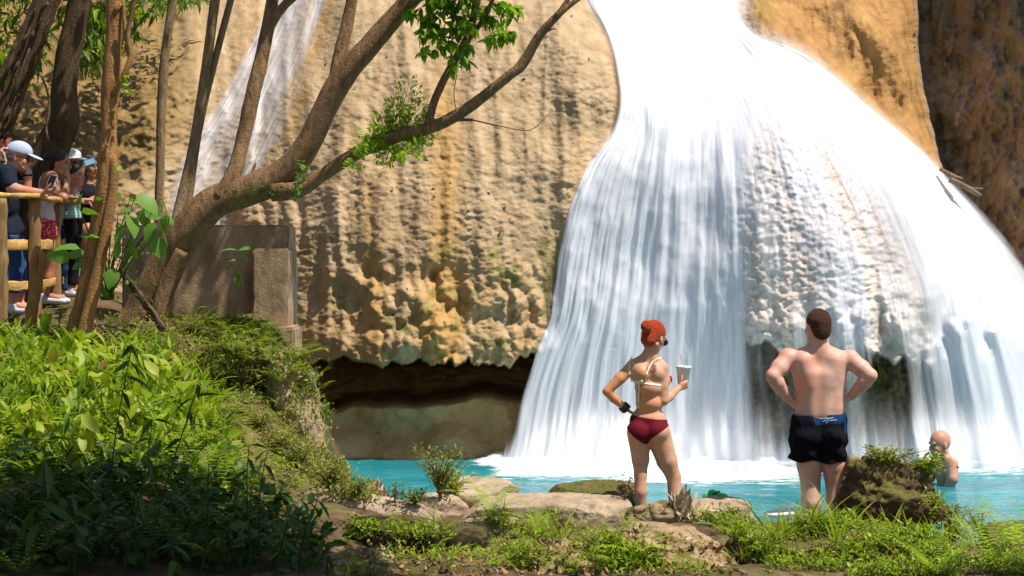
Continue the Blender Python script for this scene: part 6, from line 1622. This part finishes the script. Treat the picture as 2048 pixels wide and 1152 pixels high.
g = Fig(17.25); M_GREYH = simple('grey_hair', (0.22, 0.18, 0.15), .6); g.ell(hc + M @ np.array((-.045, 0, -.005)), (.068, .084, .05), .02, M); sm_mesh(g, .008, 'hair', M_GREYH, root)
g = Fig(17.25); wc = f.J(57, 350, -.02)
for a in np.arange(0, 6.28, .4): g.ell(wc + np.array([.036 * math.cos(a), .036 * math.sin(a), 0]), (.012, .012, .012), .008)
sm_mesh(g, .006, 'wristwatch', M_BLK, root)
ph = empty('mobile_phone', f.J(103, 372, -.36)); tag(ph, 'dark phone held over the rail by the man in the pale blue cap', 'phone')
def slab_at(c, w, h, t_, M, mat, name, parent, bev=.006):
    bm = bmesh.new(); bmesh.ops.create_cube(bm, size=1); bmesh.ops.scale(bm, vec=(w, t_, h), verts=bm.verts); bmesh.ops.bevel(bm, geom=bm.edges[:], offset=bev, segments=2, affect='EDGES'); bmesh.ops.transform(bm, matrix=Matrix.Translation(c) @ M.to_4x4(), verts=bm.verts)
    me = bpy.data.meshes.new(name); bm.to_mesh(me); bm.free(); return link(name, me, mat, parent, smooth=False)
pm = Matrix.Rotation(R(18), 3, 'Y') @ Matrix.Rotation(R(-15), 3, 'X'); pc_ = Vector(f.J(104, 361, -.37))
slab_at(pc_, .065, .105, .012, pm, M_SILV, 'case', ph); slab_at(pc_ + pm @ Vector((0, -.0075, 0)), .056, .092, .003, pm, M_PHONE, 'screen', ph, .001)

# woman in a white tank top
def parts(f):
    f.pc((120, 335, 0), (103, 356, 0), 10, 11, .04); f.pe((95, 372, 0), (15, 26, 30), .05); f.pe((90, 405, 0), (14, 30, 28), .05); f.pe((88, 445, 0), (19, 24, 34), .05); f.pe((107, 378, 0), (11, 12, 24), .04)
    for s_ in (-.13, .13): f.pe((103, 354, s_), (12, 13, 12), .04)
    f.chain([(f.J(104, 356, -.15), .050), (f.J(112, 385, -.20), .042), (f.J(128, 396, -.22), .038), (f.J(137, 358, -.05), .025)], .03); hand(f, f.J(137, 358, -.05), (-.2, 0, 1), (-.7, .3, .2), .85, (60, 60, 40), 1)
    f.chain([(f.J(104, 356, .15), .048), (f.J(122, 392, .15), .038), (f.J(144, 396, .05), .027)], .03); hand(f, f.J(144, 396, .05), (1, -.3, 0), (0, 0, -1), .85, (30, 40, 20), 1)
    legs(f, (90, 455, 0), (98, 525, 0), (93, 590, 0), (.085, .052, .034))
f, root, hc, M = onlooker('woman with dark tied hair, white tank top and red shorts', 18.3, (121, 328, 0), 0.98, -14, -2, M_SK_DARK, parts)
def tank(g): g.pe((95, 374, 0), (17, 26, 33), .05); g.pe((90, 405, 0), (17, 32, 31), .05); g.pe((88, 436, 0), (21, 24, 36), .05); g.pe((107, 380, 0), (13, 13, 27), .04)
garment(f, root, tank, 0.0, M_TANK, 'tank_top', 352, 445, seed=911)
def srt(g):
    g.pe((88, 448, 0), (22, 22, 38), .05)
    for s_ in (-.5, .5): g.cone(f.J(90, 455, s_ * .16), f.J(95, 485, s_ * .16), .105, .10, .03)
garment(f, root, srt, 0.0, M_FLORAL, 'shorts', 440, 474, seed=912); shoes(f, root, (93, 592, 0))
g = Fig(18.3); g.ell(hc + M @ np.array((-.020, 0, .036)), (.106, .086, .094), .02, M); g.ell(hc + M @ np.array((-.065, 0, -.015)), (.05, .07, .06), .03, M)
ho = shell(g, hair_region(hc, M, .066, -.004, -.07), 0.0, M_BHAIR, root, 'hair', .007)
g = Fig(18.3); g.ell(f.J(98, 313, 0), (.052, .05, .042), .02); g.ell(f.J(103, 316, .02), (.04, .04, .04), .02); sm_mesh(g, .008, 'bun', M_BHAIR, ho)

# woman in a white hat, behind her
def parts(f):
    f.pc((143, 340, 0), (132, 362, 0), 9, 10, .04); f.pe((128, 385, 0), (15, 28, 32), .05); f.pe((126, 420, 0), (15, 30, 30), .05); f.pe((126, 452, 0), (17, 20, 32), .05)
    for s_ in (-.14, .14): f.pe((131, 362, s_), (11, 12, 11), .04)
    f.chain([(f.J(132, 364, -.15), .046), (f.J(142, 390, -.2), .04), (f.J(162, 402, -.2), .028)], .03); hand(f, f.J(162, 402, -.2), (1, 0, -.1), (0, 0, -1), .85, (30, 40, 20), 1)
    f.chain([(f.J(132, 364, .15), .046), (f.J(140, 390, .2), .04), (f.J(158, 402, .2), .028)], .03)
    legs(f, (128, 455, 0), (132, 520, 0), (128, 585, 0), (.08, .05, .034))
f, root, hc, M = onlooker('woman in a white brimmed hat, half hidden behind the woman in the tank top', 19.2, (141, 327, 0), 0.95, -20, -4, M_SK_BALD, parts)
def blouse(g): g.pe((128, 385, 0), (17, 29, 35), .05); g.pe((126, 420, 0), (17, 32, 33), .05); g.pe((126, 452, 0), (19, 22, 35), .05)
garment(f, root, blouse, 0.0, M_STRIPE, 'striped_top', 360, 470, seed=921)
def trs(g):
    for s_ in (-.5, .5): g.chain([(f.J(127, 455, s_ * .16), .10), (f.J(132, 520, s_ * .16), .07), (f.J(128, 580, s_ * .16), .06)], .03)
garment(f, root, trs, 0.0, M_JEAN, 'trousers', 450, 578, seed=922); shoes(f, root, (128, 586, 0))
g = Fig(19.2); L = lambda *p: hc + M @ np.array(p); g.ell(L(-.005, 0, .085), (.105, .092, .066), .02, M); g.ell(L(.01, 0, .052), (.175, .150, .014), .03, M); sm_mesh(g, .008, 'hat', M_HAT, root); glasses(hc, M, 0.97, root, M_GLASS)
g = Fig(19.2); g.ell(hc + M @ np.array((-.04, 0, -.02)), (.07, .084, .08), .03, M); sm_mesh(g, .008, 'hair', M_GREYH, root)

# woman with long black hair raising a blue phone
def parts(f):
    f.pc((179, 345, 0), (178, 366, 0), 9, 11, .04); f.pe((178, 390, 0), (24, 30, 22), .05); f.pe((178, 425, 0), (22, 30, 20), .05); f.pe((178, 455, 0), (24, 22, 24), .05)
    f.chain([(f.J(160, 368, -.0), .048), (f.J(152, 392, -.08), .04), (f.J(164, 344, -.2), .026)], .03); hand(f, f.J(164, 344, -.2), (.45, .1, 1), (.6, .6, -.2), .85, (35, 45, 30), 1)
    f.chain([(f.J(196, 368, -.0), .048), (f.J(200, 395, -.05), .04), (f.J(172, 404, -.22), .028)], .03)
    legs(f, (178, 460, 0), (180, 520, 0), (178, 585, 0), (.085, .052, .034))
f, root, hc, M = onlooker('woman with long black hair taking a picture with a blue phone', 19.7, (178, 333, 0), 0.98, -35, 0, M_SK_DARK, parts)
def dress(g): g.pe((178, 392, 0), (27, 32, 26), .05); g.pe((178, 425, 0), (25, 32, 24), .05); g.pe((178, 455, 0), (27, 24, 28), .05); g.pc((178, 455, 0), (179, 510, 0), 26, 28, .04)
garment(f, root, dress, 0.0, M_BLK, 'dress', 362, 505, seed=931); shoes(f, root, (178, 586, 0))
g = Fig(19.7); g.ell(hc + M @ np.array((-.022, 0, .030)), (.108, .092, .10), .02, M); g.cone(hc + M @ np.array((-.05, .02, 0)), hc + M @ np.array((-.05, .03, -.22)), .085, .07, .03); g.cone(hc + M @ np.array((-.04, -.05, 0)), hc + M @ np.array((-.03, -.06, -.22)), .06, .05, .03)
shell(g, lambda X, Y, Z: (lambda q: np.where(q[..., 2] > .06, q[..., 0] - .09, q[..., 0] - .03))((np.stack([X, Y, Z], -1) - hc) @ M), 0.0, M_BHAIR, root, 'hair', .008, warp=lambda X, Y, Z: .006 * fbm(X / .015, Y / .015, Z / .1, seed=933, oct=2))
ph = empty('mobile_phone', f.J(178, 330, -.28)); tag(ph, 'bright blue phone held up by the woman with long black hair', 'phone')
pm = Matrix.Rotation(R(-18), 3, 'Y') @ Matrix.Rotation(R(-12), 3, 'X'); pc_ = Vector(f.J(179, 325, -.29))
slab_at(pc_, .115, .068, .014, pm, M_BLUEC, 'case', ph); slab_at(pc_ + pm @ Vector((0, -.0085, 0)), .085, .05, .003, pm, M_SCREEN, 'screen', ph, .001)

# child between them
def parts(f):
    f.pc((150, 366, 0), (146, 384, 0), 8, 9, .03); f.pe((145, 402, 0), (14, 22, 24), .05); f.pe((145, 432, 0), (14, 26, 22), .05)
    f.chain([(f.J(147, 386, -.1), .036), (f.J(152, 404, -.14), .03), (f.J(172, 400, -.16), .022)], .03); hand(f, f.J(172, 400, -.16), (1, 0, 0), (0, 0, -1), .7, (30, 40, 20), 1)
    legs(f, (146, 445, 0), (149, 510, 0), (147, 578, 0), (.065, .045, .03), dy=.13)
f, root, hc, M = onlooker('smaller onlooker with the face just below the white hat', 18.75, (151, 352, -.0), 0.86, -18, 4, M_SK_BALD, parts)
def blouse2(g): g.pe((145, 402, 0), (16, 23, 27), .05); g.pe((145, 432, 0), (16, 28, 25), .05)
garment(f, root, blouse2, 0.0, M_STRIPE, 'striped_top', 382, 452, seed=941)
def trs2(g):
    for s_ in (-.5, .5): g.chain([(f.J(146, 442, s_ * .13), .085), (f.J(149, 510, s_ * .13), .06), (f.J(147, 572, s_ * .13), .05)], .03)
garment(f, root, trs2, 0.0, M_BLK, 'trousers', 436, 570, seed=942); shoes(f, root, (147, 580, 0), .13)
g = Fig(18.75); g.ell(hc + M @ np.array((-.02, 0, .03)), (.095, .076, .086), .02, M); shell(g, hair_region(hc, M, .06, -.004, -.07), 0.0, M_BHAIR, root, 'hair', .008)

# red haired onlooker at the edge of the photo, behind the man in the cap
def parts(f):
    f.pc((10, 322, 0), (0, 346, 0), 11, 12, .04); f.pe((-8, 375, 0), (22, 32, 34), .05); f.pe((-6, 420, 0), (21, 36, 32), .05); f.pe((-4, 460, 0), (22, 24, 32), .05)
    f.chain([(f.J(-8, 352, -.2), .05), (f.J(-22, 372, -.55), .042), (f.J(-2, 318, -.75), .028)], .03); hand(f, f.J(-2, 318, -.75), (.2, 0, 1), (.6, .4, 0), .9, (40, 45, 30), 1)
    f.chain([(f.J(-8, 352, .2), .05), (f.J(10, 380, .2), .042), (f.J(30, 386, .15), .028)], .03)
    legs(f, (-2, 465, 0), (4, 535, 0), (0, 600, 0))
f, root, hc, M = onlooker('red haired onlooker almost hidden behind the man in the pale blue cap', 17.9, (16, 306, 0), 1.0, -10, 0, M_SK_BALD, parts)
def sh3(g):
    g.pe((-8, 375, 0), (24, 34, 38), .05); g.pe((-6, 420, 0), (24, 38, 36), .05); g.pe((-4, 458, 0), (25, 26, 36), .05)
garment(f, root, sh3, 0.0, M_BLK, 'shirt', 345, 476, seed=951)
def tr3(g):
    for s_ in (-.5, .5): g.chain([(f.J(-2, 465, s_ * .16), .105), (f.J(4, 535, s_ * .16), .075), (f.J(0, 590, s_ * .16), .065)], .03)
garment(f, root, tr3, 0.0, M_JEAN, 'trousers', 460, 588, seed=952); shoes(f, root, (0, 602, 0))
M_AUB = simple('auburn_hair', (0.16, 0.035, 0.012), .5, .4, .4, 60, .5)
g = Fig(17.9); g.ell(hc + M @ np.array((-.015, 0, .042)), (.112, .094, .104), .02, M); shell(g, hair_region(hc, M, .07, -.004, -.07), 0.0, M_AUB, root, 'hair', .008, warp=lambda X, Y, Z: .012 * fbm(X / .02, Y / .02, Z / .02, seed=953, oct=2))
V, Fc = stems([[(*f.J(4, 300, -.78), .004), (*f.J(8, 308, -.78), .004), (*f.J(12, 322, -.78), .004), (*f.J(11, 333, -.78), .004), (*f.J(9, 326, -.78), .004)]], 6); wr_ = link('wrist_strap', mesh_np('wrist_strap', V, Fc), M_TANK, root)
# ------------------------------------------------------------------ small things on the shore
M_GREEN = simple('green_nylon', (0.02, 0.45, 0.08), 0.5, 0.4, 0.25, 30, 0.3)
g = Fig(14.0); rg = np.random.default_rng(4)
for (x, y, rx, ry) in ((1418, 998, 14, 7), (1432, 994, 14, 8), (1446, 998, 12, 5), (1424, 990, 9, 5)): g.pe((x, y, rg.uniform(-.03, .03)), (rx, ry, 12), .02)
bag = empty('green_bag', g.J(1430, 1002, 0)); tag(bag, 'crumpled bright green bag with a black cord, lying on the small flat rock', 'bag')
A, lo, vx = g.field(.005); V, Fq = surf(A, lo, vx); V = V + 0.006 * np.stack([fbm(V[:, 0] / .03, V[:, 1] / .03, V[:, 2] / .03, seed=s_, oct=2) for s_ in (1, 2, 3)], -1); link('bag', mesh_np('bag', V, Fq), M_GREEN, bag)
V, Fc = stems([[(*g.J(1424, 990, -.04), .004), (*g.J(1434, 985, -.05), .005), (*g.J(1440, 982, -.04), .004)]], 6); link('cord', mesh_np('cord', V, Fc), M_BLK, bag)
M_FOAMB = simple('white_foam_board', (0.82, 0.83, 0.86), 0.6, 0.3, 0.04)
V = Pn(np.array([1528,1585,1588,1540,1528,1585,1588,1540.]), np.array([1024,1012,1026,1030,1028,1016,1030,1034.]), np.array([13.9,14.1,13.7,13.6,13.9,14.1,13.7,13.6]))
o = link('foam_board', mesh_np('foam_board', V, np.array([[0,1,2,3],[7,6,5,4],[0,4,5,1],[1,5,6,2],[2,6,7,3],[3,7,4,0]])), M_FOAMB, smooth=False); tag(o, 'white sheet of foam board lying left of the man in shorts', 'board')
# heap of dry leaves and twigs
def heap(px, py, d, n, r, h, label, seed, mats, Lr=(.04, .10), name='leaf_heap', cat_='debris', el=(-10, 80)):
    rg = np.random.default_rng(seed); p = np.array(P(px, py, d)); root = empty(name, p)
    u = rg.uniform(0, 1, n); a = rg.uniform(0, 6.28, n); rr = r * (1 - u) ** .8 * rg.uniform(.3, 1, n); q = p + np.stack([rr * np.cos(a), rr * np.sin(a), u * h], -1)
    V, Fq = leaves(leaf_tpl(.3, 4, -.2, -.3, 1.1, .06), q, rdir(rg, n, *el), rg.uniform(*Lr, n), 1.0, rg.uniform(-1.5, 1.5, n)); link('leaves', mesh_np('leaves', V, Fq), mats[0], root)
    rows = []
    for k in range(14):
        b = p + np.array([rg.uniform(-r, r) * .7, rg.uniform(-r, r) * .5, 0]); e = b + np.array([rg.normal(0, .05), rg.normal(0, .05), h * rg.uniform(.4, 1)]); rows.append([(*b, .005), (*((b + e) / 2 + rg.normal(0, .01, 3)), .004), (*e, .003)])
    V, Fc = stems(rows); link('twigs', mesh_np('twigs', V, Fc), mats[1], root); return tag(root, label, cat_)
M_PALE = leaf_mat('pale_dead_leaf', (0.28, 0.20, 0.12), (0.55, 0.45, 0.33), None, .1, .7)
heap(755, 1018, 14.1, 120, .12, .15, 'heap of dry leaves and twigs between the bushes and the sloping slab', 41, (M_PALE, M_TWIGB))
heap(1362, 1040, 13.6, 130, .12, .12, 'ragged bundle of dry grass and roots washed up beside the broken brown rock', 42, (M_PALE, M_TWIGB), (.06, .14), 'root_bundle', 'debris', (20, 85))
st = empty('pale_stick', P(830, 1003, 14.2)); tag(st, 'bleached stick lying in front of the tallest leafy bush', 'stick')
limb('stick', [[(795,998,2.5,14.2),(815,1001,2.5,14.2),(835,1002,2.5,14.2),(865,1007,2,14.2)],[(822,1001,1.6,14.2),(815,994,1,14.2)]], M_DRIFT, st, 7, .15, 97)
st = empty('dry_twigs', P(945, 975, 14.35)); tag(st, 'bundle of pale dry twigs lying on the tilted slab', 'twigs')
rg = np.random.default_rng(6)
limb('twigs', [[(893 + rg.uniform(0, 14), 978 + rg.uniform(-3, 4), 1.2, 14.25), (915 + rg.uniform(-5, 5), 968 + rg.uniform(-2, 2), 1.1, 14.3), (940 + rg.uniform(-8, 8), 963 + rg.uniform(-2, 3), .8, 14.35)] for _ in range(8)], M_DRIFT, st, 5, .1, 98)
st = empty('fallen_branch', P(1290, 1045, 13.5)); tag(st, 'short crooked branch lying under the broken brown rock', 'stick')
limb('branch', [[(1268,1030,3,13.4),(1285,1038,3,13.35),(1305,1050,2.5,13.3),(1318,1056,2,13.3)]], M_DRIFT, st, 7, .2, 99)
# shade trees out of frame
shade_tree((5.6, 7.4, 0.3), up(190, 1040, 10.5, 6.4), (1.6, 1.75, 0.6), 2300, 'tree outside the frame shading the lower left corner', 51)
shade_tree((4.8, 3.6, 0.3), up(480, 1120, 10.2, 5.6), (0.9, 1.2, 0.6), 1300, 'tree outside the frame, nearest the camera', 52)
